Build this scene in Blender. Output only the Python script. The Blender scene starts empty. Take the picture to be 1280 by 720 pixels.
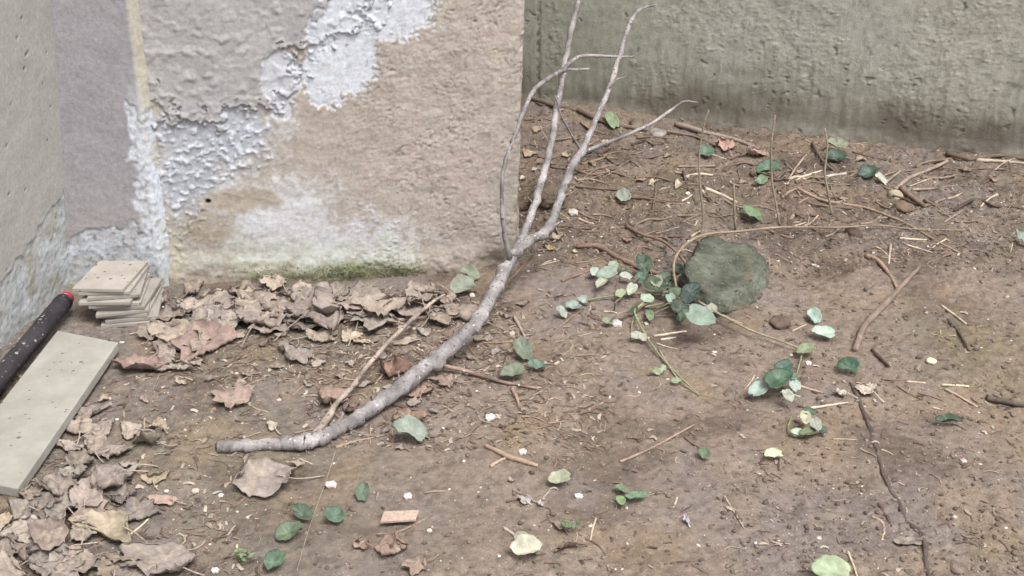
import bpy, math, random
import numpy as np
from mathutils import Vector, noise as mnoise

# ------------------------------------------------------------------ camera, sky, sun, exposure
SC = bpy.context.scene
COL = SC.collection
FPX, PITCH, CAMH = 1600.0, math.radians(25.0), 1.5          # focal length in photo pixels, tilt, eye height
cam_d = bpy.data.cameras.new('camera'); cam = bpy.data.objects.new('camera', cam_d); COL.objects.link(cam)
cam_d.sensor_width = 36.0; cam_d.lens = 36.0 * FPX / 1280.0
cam_d.clip_start = 0.05; cam_d.clip_end = 400.0
cam.location = (0, 0, CAMH); cam.rotation_euler = (math.pi / 2 - PITCH, 0, 0)
SC.camera = cam

SUN_EL, SUN_AZ = math.radians(62), math.radians(145)          # azimuth clockwise from +Y: high behind the camera
world = bpy.data.worlds.new('World'); SC.world = world; world.use_nodes = True
nt = world.node_tree; bgn = nt.nodes['Background']
sky = nt.nodes.new('ShaderNodeTexSky'); sky.sky_type = 'NISHITA'; sky.sun_disc = False
sky.sun_elevation = SUN_EL; sky.sun_rotation = SUN_AZ; sky.dust_density = 6.0; sky.air_density = 1.0; sky.ozone_density = 1.0
hs = nt.nodes.new('ShaderNodeHueSaturation'); hs.inputs['Saturation'].default_value = 0.42     # an overcast sky: nearly grey
nt.links.new(sky.outputs[0], hs.inputs['Color']); nt.links.new(hs.outputs[0], bgn.inputs['Color'])
bgn.inputs['Strength'].default_value = 0.12
sun_d = bpy.data.lights.new('sun', 'SUN'); sun_d.energy = 1.2; sun_d.angle = math.radians(24); sun_d.color = (1.0, 0.99, 0.975)
sun = bpy.data.objects.new('sun', sun_d); COL.objects.link(sun); sun.location = (0, 0, 6)
sdir = Vector((math.sin(SUN_AZ) * math.cos(SUN_EL), math.cos(SUN_AZ) * math.cos(SUN_EL), math.sin(SUN_EL)))
sun.rotation_euler = sdir.to_track_quat('Z', 'Y').to_euler()
vs = SC.view_settings; vs.view_transform = 'Standard'; vs.look = 'None'; vs.gamma = 1.0; vs.use_curve_mapping = False
vs.exposure = 0.88

# ------------------------------------------------------------------ numeric helpers
RNG = random.Random(7)
ALB = 0.80
def lin(c):
    c = np.asarray(c, float) / 255.0
    return np.where(c <= 0.04045, c / 12.92, ((c + 0.055) / 1.055) ** 2.4) * ALB

def _hash(xi, yi, seed):
    h = (xi.astype(np.int64) * 374761393 + yi.astype(np.int64) * 668265263 + seed * 1442695041) & 0xFFFFFFFF
    h = ((h ^ (h >> 13)) * 1274126177) & 0xFFFFFFFF
    return ((h ^ (h >> 16)) & 0xFFFFFFFF) / 4294967295.0
def perlin(x, y, seed=0):
    x = np.asarray(x, float); y = np.asarray(y, float)
    xi = np.floor(x); yi = np.floor(y); fx = x - xi; fy = y - yi
    u = fx * fx * fx * (fx * (fx * 6 - 15) + 10); v = fy * fy * fy * (fy * (fy * 6 - 15) + 10)
    def g(a, b):
        t = _hash(xi + a, yi + b, seed) * (2 * math.pi)
        return np.cos(t) * (fx - a) + np.sin(t) * (fy - b)
    n0 = g(0, 0) * (1 - u) + g(1, 0) * u; n1 = g(0, 1) * (1 - u) + g(1, 1) * u
    return (n0 * (1 - v) + n1 * v) * 1.5
def fbm(x, y, octv=4, seed=0, gain=0.5):
    a, s, t = 1.0, 0.0, 0.0
    f = 1.0
    for o in range(octv):
        s = s + a * perlin(x * f + 17.3 * o, y * f - 9.1 * o, seed + o); t += a; a *= gain; f *= 2.03
    return s / t
def ridge(x, y, octv=3, seed=0):
    a, s, t, f = 1.0, 0.0, 0.0, 1.0
    for o in range(octv):
        s = s + a * (1 - np.abs(perlin(x * f + 5.7 * o, y * f + 3.3 * o, seed + o)) * 2); t += a; a *= 0.5; f *= 2.1
    return s / t
def worley(x, y, seed=0):
    x = np.asarray(x, float); y = np.asarray(y, float)
    xi = np.floor(x); yi = np.floor(y); best = np.full(x.shape, 9.0); cid = np.zeros(x.shape)
    for a in (-1, 0, 1):
        for b in (-1, 0, 1):
            px = xi + a + _hash(xi + a, yi + b, seed); py = yi + b + _hash(xi + a, yi + b, seed + 31)
            d = np.hypot(px - x, py - y); m = d < best
            best = np.where(m, d, best); cid = np.where(m, _hash(xi + a, yi + b, seed + 77), cid)
    return best, cid
def sm(a, b, x):
    t = np.clip((x - a) / (b - a), 0, 1); return t * t * (3 - 2 * t)
def mixc(c, col, m):
    return c * (1 - m[..., None]) + lin(col) * m[..., None]

# a pixel of the photograph -> a ray, and the point where it meets the ground or an upright plane
def ray(px, py):
    u, v = (px - 640.0) / FPX, (360.0 - py) / FPX
    return np.array([u, math.cos(PITCH) + v * math.sin(PITCH), -math.sin(PITCH) + v * math.cos(PITCH)])
def flat(px, py, z=0.0):
    d = ray(px, py); t = (z - CAMH) / d[2]
    return np.array([d[0] * t, d[1] * t, z])
def at_depth(px, py, Y):
    d = ray(px, py); t = Y / d[1]
    return np.array([d[0] * t, Y, CAMH + d[2] * t])
def px_size(p):       # metres per photo pixel at a point
    return math.sqrt(p[0] ** 2 * 0 + p[1] ** 2 + (CAMH - p[2]) ** 2) / FPX

# ------------------------------------------------------------------ materials
MATS = {}
def attr_mat(name, rough=0.9, nscale=60.0, namt=0.25, bscale=150.0, bstr=0.3, bdist=0.003, spec=0.25, sub=None, speck=None, mott=None):
    if name in MATS: return MATS[name]
    m = bpy.data.materials.new(name); m.use_nodes = True; t = m.node_tree; N = t.nodes; L = t.links
    b = N['Principled BSDF']; b.inputs['Roughness'].default_value = rough; b.inputs['Specular IOR Level'].default_value = spec
    at = N.new('ShaderNodeAttribute'); at.attribute_name = 'Col'
    tc = N.new('ShaderNodeTexCoord')
    n1 = N.new('ShaderNodeTexNoise'); n1.inputs['Scale'].default_value = nscale; n1.inputs['Detail'].default_value = 6; n1.inputs['Roughness'].default_value = 0.65
    L.new(tc.outputs['Object'], n1.inputs['Vector'])
    mr = N.new('ShaderNodeMapRange'); mr.inputs[1].default_value = 0.3; mr.inputs[2].default_value = 0.7
    mr.inputs[3].default_value = 1 - namt; mr.inputs[4].default_value = 1 + namt
    L.new(n1.outputs['Fac'], mr.inputs[0])
    mx = N.new('ShaderNodeMix'); mx.data_type = 'RGBA'; mx.blend_type = 'MULTIPLY'; mx.inputs[0].default_value = 1.0
    L.new(at.outputs['Color'], mx.inputs[6]); L.new(mr.outputs[0], mx.inputs[7])
    out = mx.outputs[2]
    for k_, (sc_, *colr) in enumerate(mott or []):        # ragged mottling of damp and dry soil
        nn = N.new('ShaderNodeTexNoise'); nn.inputs['Scale'].default_value = sc_; nn.inputs['Detail'].default_value = 5; nn.inputs['Roughness'].default_value = 0.7; nn.inputs['Distortion'].default_value = 0.6
        L.new(tc.outputs['Object'], nn.inputs['Vector'])
        q = N.new('ShaderNodeMapRange'); q.inputs[1].default_value = 0.56; q.inputs[2].default_value = 0.70; q.inputs[3].default_value = 0; q.inputs[4].default_value = 0.6; L.new(nn.outputs['Fac'], q.inputs[0])
        m2 = N.new('ShaderNodeMix'); m2.data_type = 'RGBA'; L.new(q.outputs[0], m2.inputs[0]); L.new(out, m2.inputs[6]); m2.inputs[7].default_value = (*lin(colr), 1); out = m2.outputs[2]
    for sp in (speck or []):        # grains of another colour: (scale, size, fraction, colour)
        sc_, size, frac, colr = sp
        v = N.new('ShaderNodeTexVoronoi'); v.inputs['Scale'].default_value = sc_; L.new(tc.outputs['Object'], v.inputs['Vector'])
        lt = N.new('ShaderNodeMath'); lt.operation = 'LESS_THAN'; lt.inputs[1].default_value = size; L.new(v.outputs['Distance'], lt.inputs[0])
        sx = N.new('ShaderNodeSeparateColor'); L.new(v.outputs['Color'], sx.inputs[0])
        l2 = N.new('ShaderNodeMath'); l2.operation = 'LESS_THAN'; l2.inputs[1].default_value = frac; L.new(sx.outputs[0], l2.inputs[0])
        mu = N.new('ShaderNodeMath'); mu.operation = 'MULTIPLY'; L.new(lt.outputs[0], mu.inputs[0]); L.new(l2.outputs[0], mu.inputs[1])
        m2 = N.new('ShaderNodeMix'); m2.data_type = 'RGBA'; L.new(mu.outputs[0], m2.inputs[0]); L.new(out, m2.inputs[6])
        m2.inputs[7].default_value = (*lin(colr), 1); out = m2.outputs[2]
    L.new(out, b.inputs['Base Color'])
    n2 = N.new('ShaderNodeTexNoise'); n2.inputs['Scale'].default_value = bscale; n2.inputs['Detail'].default_value = 5; n2.inputs['Roughness'].default_value = 0.6
    L.new(tc.outputs['Object'], n2.inputs['Vector'])
    bp = N.new('ShaderNodeBump'); bp.inputs['Strength'].default_value = bstr; bp.inputs['Distance'].default_value = bdist
    L.new(n2.outputs['Fac'], bp.inputs['Height']); L.new(bp.outputs[0], b.inputs['Normal'])
    if sub:
        tr = N.new('ShaderNodeBsdfTranslucent'); L.new(out, tr.inputs['Color'])
        ms = N.new('ShaderNodeMixShader'); ms.inputs[0].default_value = sub
        L.new(b.outputs[0], ms.inputs[1]); L.new(tr.outputs[0], ms.inputs[2]); L.new(ms.outputs[0], N['Material Output'].inputs['Surface'])
    MATS[name] = m; return m

M_SOIL = attr_mat('soil', 0.86, 55, 0.30, 210, 0.75, 0.006, 0.3, speck=[(170, 0.26, 0.07, (186, 172, 158)), (70, 0.13, 0.03, (206, 196, 184))], mott=((120, 84, 73, 65), (34, 100, 89, 78), (19, 158, 146, 131)))
M_WALL = attr_mat('old_plaster', 0.92, 90, 0.16, 320, 0.45, 0.004, 0.15)
M_CONC = attr_mat('damp_concrete', 0.9, 45, 0.14, 220, 0.55, 0.004, 0.2)
M_LEAF = attr_mat('dry_leaf', 0.8, 90, 0.22, 300, 0.4, 0.002, 0.25, sub=0.12)
M_GREEN = attr_mat('green_leaf', 0.55, 120, 0.14, 250, 0.25, 0.001, 0.4, sub=0.08)
M_BARK = attr_mat('bark', 0.88, 130, 0.30, 320, 0.6, 0.002, 0.2, speck=[(110, 0.30, 0.22, (104, 98, 96)), (90, 0.26, 0.14, (206, 204, 203)), (45, 0.22, 0.2, (120, 113, 110))])
M_TWIG = attr_mat('twig', 0.88, 160, 0.30, 350, 0.5, 0.0015, 0.2)
M_ROCK = attr_mat('mossy_stone', 0.93, 45, 0.38, 120, 0.9, 0.010, 0.15, speck=[(90, 0.25, 0.2, (140, 138, 126)), (60, .25, .2, (84, 82, 72))])
M_TILE = attr_mat('dusty_tile', 0.85, 14, 0.16, 200, 0.12, 0.001, 0.3, speck=[(34, 0.17, 0.28, (122, 110, 101)), (70, 0.2, 0.14, (130, 116, 106))])
M_PIPE = attr_mat('pipe_wrap', 0.6, 120, 0.25, 90, 0.35, 0.003, 0.4, speck=[(60, 0.24, 0.3, (165, 162, 162)), (110, 0.25, 0.2, (120, 116, 118))])
M_GRIT = attr_mat('grit', 0.9, 200, 0.22, 300, 0.4, 0.002, 0.2)

# ------------------------------------------------------------------ mesh / object helpers
def mesh_obj(name, verts, faces, cols, mat, parent=None, origin=None, smooth=True):
    verts = np.asarray(verts, float)
    o3 = np.zeros(3) if origin is None else np.asarray(origin, float)
    me = bpy.data.meshes.new(name)
    if isinstance(faces, np.ndarray):
        nv, nf, k = len(verts), len(faces), faces.shape[1]
        me.vertices.add(nv); me.vertices.foreach_set('co', (verts - o3).astype(np.float32).ravel())
        me.loops.add(nf * k); me.loops.foreach_set('vertex_index', faces.astype(np.int32).ravel())
        me.polygons.add(nf); me.polygons.foreach_set('loop_start', np.arange(nf, dtype=np.int32) * k)
        me.update(calc_edges=True); me.validate()
    else:
        me.from_pydata([tuple(v) for v in (verts - o3)], [], [tuple(f) for f in faces]); me.update()
    cols = np.asarray(cols, float)
    if cols.ndim == 1: cols = np.tile(cols, (len(verts), 1))
    a = me.attributes.new('Col', 'FLOAT_COLOR', 'POINT')
    c4 = np.ones((len(verts), 4), np.float32); c4[:, :3] = np.clip(cols, 0, 1)
    a.data.foreach_set('color', c4.ravel())
    if smooth: me.polygons.foreach_set('use_smooth', np.ones(len(me.polygons), bool))
    me.materials.append(mat)
    ob = bpy.data.objects.new(name, me); COL.objects.link(ob)
    if parent is not None:
        ob.parent = parent; ob.location = o3 - np.array(parent.location)
    else: ob.location = o3
    return ob
def empty(name, loc):
    e = bpy.data.objects.new(name, None); COL.objects.link(e); e.location = loc; e.empty_display_size = 0.05; return e
def tag(o, label=None, cat=None, group=None, kind=None):
    if label: o['label'] = label
    if cat: o['category'] = cat
    if group: o['group'] = group
    if kind: o['kind'] = kind
    return o
def grid_faces(nr, nc, off=0, flip=False):
    i = np.arange(nr - 1)[:, None] * nc + np.arange(nc - 1)[None, :] + off
    q = np.stack([i, i + 1, i + nc + 1, i + nc], -1).reshape(-1, 4)
    return q[:, ::-1] if flip else q
def axis(segs):      # [(start, stop, step), ...] -> sorted coordinates
    out = []
    for a, b, st in segs: out += list(np.arange(a, b, st))
    out.append(segs[-1][1]); return np.array(out)

# ------------------------------------------------------------------ ground
gx = axis([(-30, -6, 3), (-6, -2.4, 0.3), (-2.4, -1.7, 0.02), (-1.7, 2.0, 0.0055), (2.0, 2.6, 0.02), (2.6, 6, 0.3), (6, 30, 3)])
gy = axis([(-30, -3, 3), (-3, 1.2, 0.3), (1.2, 1.75, 0.02), (1.75, 4.1, 0.006), (4.1, 5.1, 0.009), (5.1, 8, 0.3), (8, 40, 4)])
GX, GY = np.meshgrid(gx, gy)
def gblob(px, py, rx, ry):      # soft spot on the ground, radii in photo pixels
    c = flat(px, py); s = px_size(c); r1 = rx * s; r2 = ry * s / max(0.3, math.sin(math.atan2(CAMH, c[1])))
    return np.exp(-(((GX - c[0]) / r1) ** 2 + ((GY - c[1]) / r2) ** 2))
near = sm(3.15, 3.6, GY)                                     # beyond the wall corner the soil is looser
rough = np.clip(0.45 + 0.55 * near + 0.7 * fbm(GX * 1.9, GY * 1.9, 3, 5) + 0.25 * sm(0.6, 1.2, GX), 0.08, 1.3)
inv = sm(7, 4, np.hypot(GX, GY - 3))
Hn = 0.020 * fbm(GX * 1.1, GY * 1.1, 3, 1) + 0.014 * fbm(GX * 4.0, GY * 4.0, 3, 2)
Hn = Hn + inv * (0.0135 * rough * fbm(GX * 14, GY * 14, 3, 3) + 0.0078 * rough * fbm(GX * 42, GY * 42, 3, 4) + 0.0016 * fbm(GX * 95, GY * 95, 2, 6))
wd, wc = worley(GX * 30 + fbm(GX * 20, GY * 20, 2, 8), GY * 30, 9)     # little clods
clod = np.where(wc < 0.12, np.sqrt(np.clip(0.16 - wd * wd, 0, 1)), 0)
Hn += inv * (0.009 + 0.010 * near) * clod * np.clip(rough, 0.2, 1.2)
wd2, wc2 = worley(GX * 60, GY * 60 + fbm(GX * 30, GY * 30, 2, 10), 12)
Hn += inv * 0.0035 * np.where(wc2 < 0.22, np.sqrt(np.clip(0.17 - wd2 * wd2, 0, 1)), 0) * np.clip(rough, 0.25, 1.2)
pits = np.where(wc2 > 0.86, np.clip(0.3 - wd2, 0, 1), 0); Hn -= inv * 0.005 * pits * rough
cr = ridge(GX * 7, GY * 7, 3, 14); Hn -= inv * 0.010 * sm(0.86, 0.97, cr) * sm(0.1, 0.5, fbm(GX * 1.6, GY * 1.6, 2, 15) + 0.25)   # cracks
scr = ridge(GX * 20 + 1.2 * fbm(GX * 9, GY * 9, 2, 17), GY * 26, 2, 16)                       # short scrapes and worm marks
scm = sm(0.80, 0.93, scr) * sm(0.12, 0.32, fbm(GX * 15, GY * 15, 2, 18)); Hn -= inv * 0.0075 * scm * np.clip(rough + .25, 0, 1.2)
scr2 = sm(0.82, 0.94, ridge(GX * 44, GY * 40, 2, 19)) * sm(0.08, 0.3, fbm(GX * 23, GY * 23, 2, 20)); Hn -= inv * 0.0045 * scr2
for px, py, rx, ry, h in [(990, 250, 45, 16, .045), (1015, 325, 40, 18, -.05), (1075, 345, 40, 16, .02), (690, 250, 30, 25, .05), (812, 216, 9, 6, -.035), (1125, 640, 90, 70, -.012),
                          (905, 385, 70, 30, .012), (650, 545, 30, 22, .012), (325, 445, 32, 22, .014), (850, 258, 60, 24, .045), (1215, 250, 60, 20, .015), (830, 415, 40, 22, -.018),
                          (985, 630, 14, 9, -.015), (1062, 200, 45, 10, .02), (720, 150, 70, 16, .04)]:
    Hn += h * gblob(px, py, rx, ry)
Hn -= inv * 0.02 * sm(0.15, 0.6, ridge(GX * 16, GY * 16, 3, 21)) * gblob(985, 262, 30, 18)
def hz(x, y):
    x = np.asarray(x, float); y = np.asarray(y, float)
    i = np.clip(np.searchsorted(gx, x) - 1, 0, len(gx) - 2); j = np.clip(np.searchsorted(gy, y) - 1, 0, len(gy) - 2)
    fx = np.clip((x - gx[i]) / (gx[i + 1] - gx[i]), 0, 1); fy = np.clip((y - gy[j]) / (gy[j + 1] - gy[j]), 0, 1)
    return (Hn[j, i] * (1 - fx) + Hn[j, i + 1] * fx) * (1 - fy) + (Hn[j + 1, i] * (1 - fx) + Hn[j + 1, i + 1] * fx) * fy
def gp(px, py, dz=0.0):
    z = 0.0
    for _ in range(5):
        p = flat(px, py, z); z = float(hz(p[0], p[1])) + dz
    return np.array([p[0], p[1], z])
gc = np.zeros(GX.shape + (3,)) + lin((155, 138, 126))
gc = mixc(gc, (136, 127, 116), sm(0.1, -0.6, GX + 0.25 * fbm(GX * 3, GY * 3, 2, 30)) * 0.9)         # greyer towards the walls on the left
gc = mixc(gc, (156, 134, 120), sm(-0.1, 0.4, fbm(GX * 2.2, GY * 2.2, 4, 31)) * 0.6 * sm(-0.4, 0.2, GX))
gc = mixc(gc, (112, 96, 86), sm(0.02, 0.35, fbm(GX * 3.1, GY * 3.1, 5, 33)) * 0.75)
gc = mixc(gc, (104, 92, 83), near * 0.75 * sm(-0.2, 0.3, fbm(GX * 6, GY * 6, 4, 34)))
gc = mixc(gc, (144, 131, 108), sm(0.22, 0.5, fbm(GX * 2.7, GY * 2.7, 4, 35)) * 0.45)
gc = mixc(gc, (104, 90, 80), sm(0.12, 0.40, fbm(GX * 26, GY * 26, 3, 36)) * 0.45)
gc = mixc(gc, (176, 158, 144), sm(0.20, 0.45, fbm(GX * 31, GY * 31, 3, 37)) * 0.40)
gc = mixc(gc, (92, 78, 70), np.clip(scm + .6 * scr2, 0, 1) * .35)                          # darker brown along the scrapes
gc = mixc(gc, (146, 134, 130), sm(0.0, 0.3, fbm(GX * 2.6 + 7, GY * 2.6, 4, 41)) * 0.7)       # smooth greyish wet film
gc = mixc(gc, (164, 142, 116), sm(0.05, 0.35, fbm(GX * 3.7, GY * 3.7 + 5, 4, 42)) * 0.55)
gc = mixc(gc, (164, 148, 134), sm(0.05, 0.4, fbm(GX * 11, GY * 11, 4, 38)) * 0.45)
for px, py, rx, ry, c, a in [(650, 542, 32, 24, (158, 138, 104), .7), (325, 445, 34, 24, (146, 126, 98), .65), (690, 255, 30, 24, (134, 116, 92), .6), (860, 262, 55, 22, (128, 118, 88), .6), (990, 252, 46, 16, (146, 120, 104), .7),
                             (430, 650, 60, 20, (120, 106, 94), .4), (1230, 450, 70, 40, (136, 122, 96), .6), (1190, 420, 70, 40, (140, 126, 98), .5), (1280, 560, 50, 40, (150, 130, 106), .5), (300, 650, 70, 50, (134, 124, 112), .5)]:
    gc = mixc(gc, c, np.clip(a * gblob(px, py, rx, ry) * (1 + 1.2 * fbm(GX * 22, GY * 22, 3, 40)), 0, 1))
gl = gc.mean(-1, keepdims=True); gc = gl + (gc - gl) * 0.90; gc = gc * np.array([.845, .845, .825]) * (1 - .12 * near)[..., None]
V = np.stack([GX, GY, Hn], -1).reshape(-1, 3)
ground = mesh_obj('ground', V, grid_faces(len(gy), len(gx)), gc.reshape(-1, 3), M_SOIL); tag(ground, 'bare brown soil in front of the old walls', kind='structure')

# ------------------------------------------------------------------ walls
def path_cols(pts, step, bevel=0.012):      # dense samples along a plan polyline (right-hand side is the face), with smoothed normals
    P = [np.array(p, float) for p in pts]; xs, ys, nx, ny = [], [], [], []
    for k in range(len(P) - 1):
        a, b = P[k], P[k + 1]; L = np.linalg.norm(b - a); d = (b - a) / L; n = np.array([d[1], -d[0]])
        s0 = bevel if k > 0 else 0; s1 = L - (bevel if k < len(P) - 2 else 0)
        st = step[k] if isinstance(step, (list, tuple)) else step
        for s in np.linspace(s0, s1, max(2, int((s1 - s0) / st))):
            q = a + d * s; xs.append(q[0]); ys.append(q[1]); nx.append(n[0]); ny.append(n[1])
        if k < len(P) - 2:
            c = P[k + 2]; d2 = (c - b) / np.linalg.norm(c - b); n2 = np.array([d2[1], -d2[0]])
            for t in (0.25, 0.5, 0.75):
                q = (1 - t) ** 2 * (b - d * bevel) + 2 * t * (1 - t) * b + t * t * (b + d2 * bevel)
                m = n * (1 - t) + n2 * t; m /= np.linalg.norm(m); xs.append(q[0]); ys.append(q[1]); nx.append(m[0]); ny.append(m[1])
    x = np.array(xs); y = np.array(ys); s = np.concatenate([[0], np.cumsum(np.hypot(np.diff(x), np.diff(y)))])
    return x, y, np.array(nx), np.array(ny), s
def build_wall(name, cols, zs, disp, colr, mat, lean, back_shift):
    x, y, nx, ny, s = cols
    X = np.tile(x, (len(zs), 1)); Y = np.tile(y, (len(zs), 1)); Z = np.tile(zs[:, None], (1, len(x)))
    LX = lean(s[None, :], np.clip(Z, 0, 0.85))
    FX = X + nx[None, :] * disp + LX; FY = Y + ny[None, :] * disp
    V = np.stack([FX, FY, Z], -1).reshape(-1, 3); F = grid_faces(len(zs), len(x))
    # close the wall: outline -> back
    nr, nc = len(zs), len(x)
    loop = list(range(nc)) + [r * nc + nc - 1 for r in range(1, nr)] + [(nr - 1) * nc + c for c in range(nc - 2, -1, -1)] + [r * nc for r in range(nr - 2, 0, -1)]
    B = V[loop] + np.array([back_shift[0], back_shift[1], 0.0]); o = len(V); n = len(loop)
    k = np.arange(n); k2 = (k + 1) % n; lp = np.array(loop)
    S = np.stack([lp[k], o + k, o + k2, lp[k2]], -1)
    colr = colr * np.array([.97, 1.0, 1.03]); V2 = np.concatenate([V, B]); C2 = np.concatenate([colr.reshape(-1, 3), colr.reshape(-1, 3)[loop]])
    ob = mesh_obj(name, V2, np.concatenate([F, S]), C2, mat, origin=(float(x.mean()), float(y.mean()), 0.0))
    return ob
ZS = axis([(-0.15, -0.04, 0.02), (-0.04, 0.80, 0.0034), (0.80, 1.2, 0.02), (1.2, 2.7, 0.1)])

# -- flaking plaster wall: front face, corner, return to the concrete wall behind
A0 = flat(214, 352)[:2]; C0 = flat(644, 336)[:2]
fd = (C0 - A0) / np.linalg.norm(C0 - A0); A1 = A0 - fd * 0.05
D0 = C0 + np.array([0.0, 2.05])
mcols = path_cols([A1, C0, D0], [0.0034, 0.012])
S, Z = np.meshgrid(mcols[4], ZS)
LW = np.linalg.norm(C0 - A1)
fn = np.array([fd[1], -fd[0]])
def mlean(s, z): return z * (0.075 - 0.043 * np.clip(s / LW, 0, 1))
def msz(px, py):
    d = ray(px, py); n3 = np.array([fn[0], fn[1], 0]); P0 = np.array([A1[0], A1[1], 0])
    t = np.dot(P0 - np.array([0, 0, CAMH]), n3) / np.dot(d, n3); p = np.array([0, 0, CAMH]) + d * t
    s = float(np.dot(p[:2] - A1, fd)); z = p[2]
    return s - float(mlean(np.array(s), min(max(z, 0), .85))), z
MS = 3.55 / FPX
def mb(px, py, rx, ry, rot=0.0):
    s0, z0 = msz(px, py); a = math.radians(rot); dx = (S - s0) / (rx * MS); dz = (Z - z0) / (ry * MS)
    u = dx * math.cos(a) + dz * math.sin(a); v = -dx * math.sin(a) + dz * math.cos(a)
    return 1 - np.sqrt(u * u + v * v)           # 1 at centre, 0 at rim
n_l = fbm(S * 7, Z * 7, 4, 50); n_m = fbm(S * 22, Z * 22, 4, 51); n_h = fbm(S * 60, Z * 60, 3, 52)
n_v = fbm(S * 110, Z * 110, 2, 53); r_h = ridge(S * 38, Z * 44, 3, 54)
wp, wpc = worley(S * 95 + 2 * n_m, Z * 110, 55)
pit = np.where(wpc < 0.45, np.clip(0.42 - wp, 0, 1), 0)
# coats and patches, each with its own ragged outline
edge = 0.34 * n_m + 0.26 * n_h
coat = np.maximum.reduce([mb(235, 40, 130, 100), mb(330, 10, 120, 60), mb(250, 100, 75, 40), mb(320, 90, 50, 50)]) + edge * 1.15 + 0.4 * n_l
coatm = sm(0.0, 0.035, coat)
whit = np.maximum.reduce([mb(475, 5, 70, 48), mb(428, 60, 46, 60, -35), mb(405, 95, 30, 40)]) + edge * 1.15 + 0.22 * n_v * sm(msz(400, 60)[0], msz(470, 60)[0], S)
wsh = sm(msz(420, 60)[0], msz(450, 60)[0], S); whm = sm(-0.06, 0.14, whit) * wsh + sm(0.0, 0.03, whit) * (1 - wsh)
whit2 = np.maximum.reduce([mb(352, 98, 25, 36), mb(352, 135, 13, 16)]) + edge * 0.7
wh2 = sm(-0.03, 0.06, whit2)
eff = np.maximum.reduce([mb(270, 165, 80, 65), mb(350, 268, 80, 50, 10), mb(400, 305, 125, 34), mb(250, 230, 60, 40), mb(222, 200, 30, 90)])
efm = sm(-0.35, 0.6, eff + 0.75 * n_m + 0.5 * n_h + 0.25 * n_v + .5 * n_l)
blue = sm(0.0, 0.5, np.maximum(mb(265, 160, 80, 60), mb(235, 220, 40, 60)) + 0.3 * n_m)
face = (S < LW + 0.02).astype(float)
rgt = sm(msz(400, 200)[0], msz(470, 200)[0], S + 0.06 * n_l)
wq, wqc = worley(S * 60 + 1.5 * n_m, Z * 70 + n_h, 155); pit2 = np.where(wqc < 0.35, np.clip(0.40 - wq - .25 * n_h, 0, 1), 0); cm = sm(0.02, 0.30, fbm(S * 9, Z * 9, 3, 156) + .12)
wk, wkc = worley(S * 120 + n_h, Z * 120, 157); crb = np.where(wkc < 0.30, np.sqrt(np.clip(.14 - wk * wk, 0, 1)), 0)
disp = 0.005 * n_l + 0.0020 * n_m * (1 - coatm) + 0.0008 * n_h + 0.0007 * n_v
disp += rgt * (1 - coatm) * (1 - whm) * (-0.0075 * pit * cm - 0.010 * pit2 * sm(-.15, .25, n_m + .1) * cm + 0.0050 * crb * sm(-.1, .3, n_m) + 0.0012 * fbm(S * 115, Z * 115, 2, 69))
disp += 0.0045 * coatm + coatm * (0.0075 * np.clip(fbm(S * 24, Z * 30, 2, 57) - .08, 0, 1) - 0.003 * np.clip(-fbm(S * 32, Z * 32, 2, 58) - 0.15, 0, 1))
disp += 0.0045 * np.exp(-(coat / 0.10) ** 2) * sm(-0.02, 0.03, coat)          # curled rim of the coat
cob = np.exp(-((coat - 0.0) / 0.05) ** 2); disp -= 0.004 * cob * sm(-.2, .2, n_h); disp += -0.0040 * whm - 0.0045 * wh2
flk = sm(0.0, 0.22, fbm(S * 42, Z * 52, 3, 60) + 0.25 * n_m) * sm(-.3, .2, n_h + .3 * n_l)
efz = sm(0.0, 0.3, np.maximum.reduce([mb(270, 175, 85, 70), mb(222, 230, 40, 110)]) + 0.35 * n_m)
disp += efz * (1 - coatm) * (0.0042 * flk - 0.002)                        # loose flakes standing off
ex, ez = msz(620, 335); hollow = np.exp(-(((S - ex) / 0.05) ** 2 + ((Z - ez) / 0.05) ** 2)); disp -= 0.035 * hollow * face   # crumbled foot of the corner
disp += 0.010 * sm(0.09, 0.0, Z) * (1 + n_m)                                     # spread foot
disp -= (0.010 * sm(.12, .4, fbm(Z * 16, Z * 0 + 3.3, 3, 171)) + .004 * sm(0, .4, fbm(S * 70, Z * 60, 2, 172))) * np.exp(-((S - LW - .01) / .018) ** 2)
hs_, hzv = msz(260, 252); hd = np.hypot(S - hs_, Z - hzv); disp -= 0.012 * sm(0.0075, 0.0045, hd)
wc_ = np.zeros(S.shape + (3,)) + lin((192, 180, 169))
wc_ = mixc(wc_, (198, 190, 178), sm(0.2, -0.5, S - msz(420, 200)[0] + 0.12 * n_l) * 0.6)
wc_ = mixc(wc_, (202, 184, 173), sm(0.0, 0.35, fbm(S * 4, Z * 4, 3, 61)) * 0.6 * rgt)
wc_ = mixc(wc_, (176, 164, 152), sm(0.05, 0.4, fbm(S * 9, Z * 9, 4, 62)) * 0.5)
wc_ = mixc(wc_, (204, 198, 178), sm(0.15, 0.4, fbm(S * 12, Z * 12, 3, 63)) * 0.4 * rgt * sm(0.3, 0.6, Z))
wc_ = mixc(wc_, (156, 140, 126), sm(0.15, 0.35, fbm(S * 34, Z * 34, 3, 64)) * 0.35)
wc_ = mixc(wc_, (138, 124, 112), np.clip(pit * 2.2 * cm + pit2 * 2.0 * cm, 0, 1) * rgt * .45); wc_ = mixc(wc_, (214, 206, 196), np.clip(crb * 3, 0, 1) * sm(-.1, .3, n_m) * .5)
wc_ = mixc(wc_, (226, 226, 228), efm * 0.85)
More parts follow.
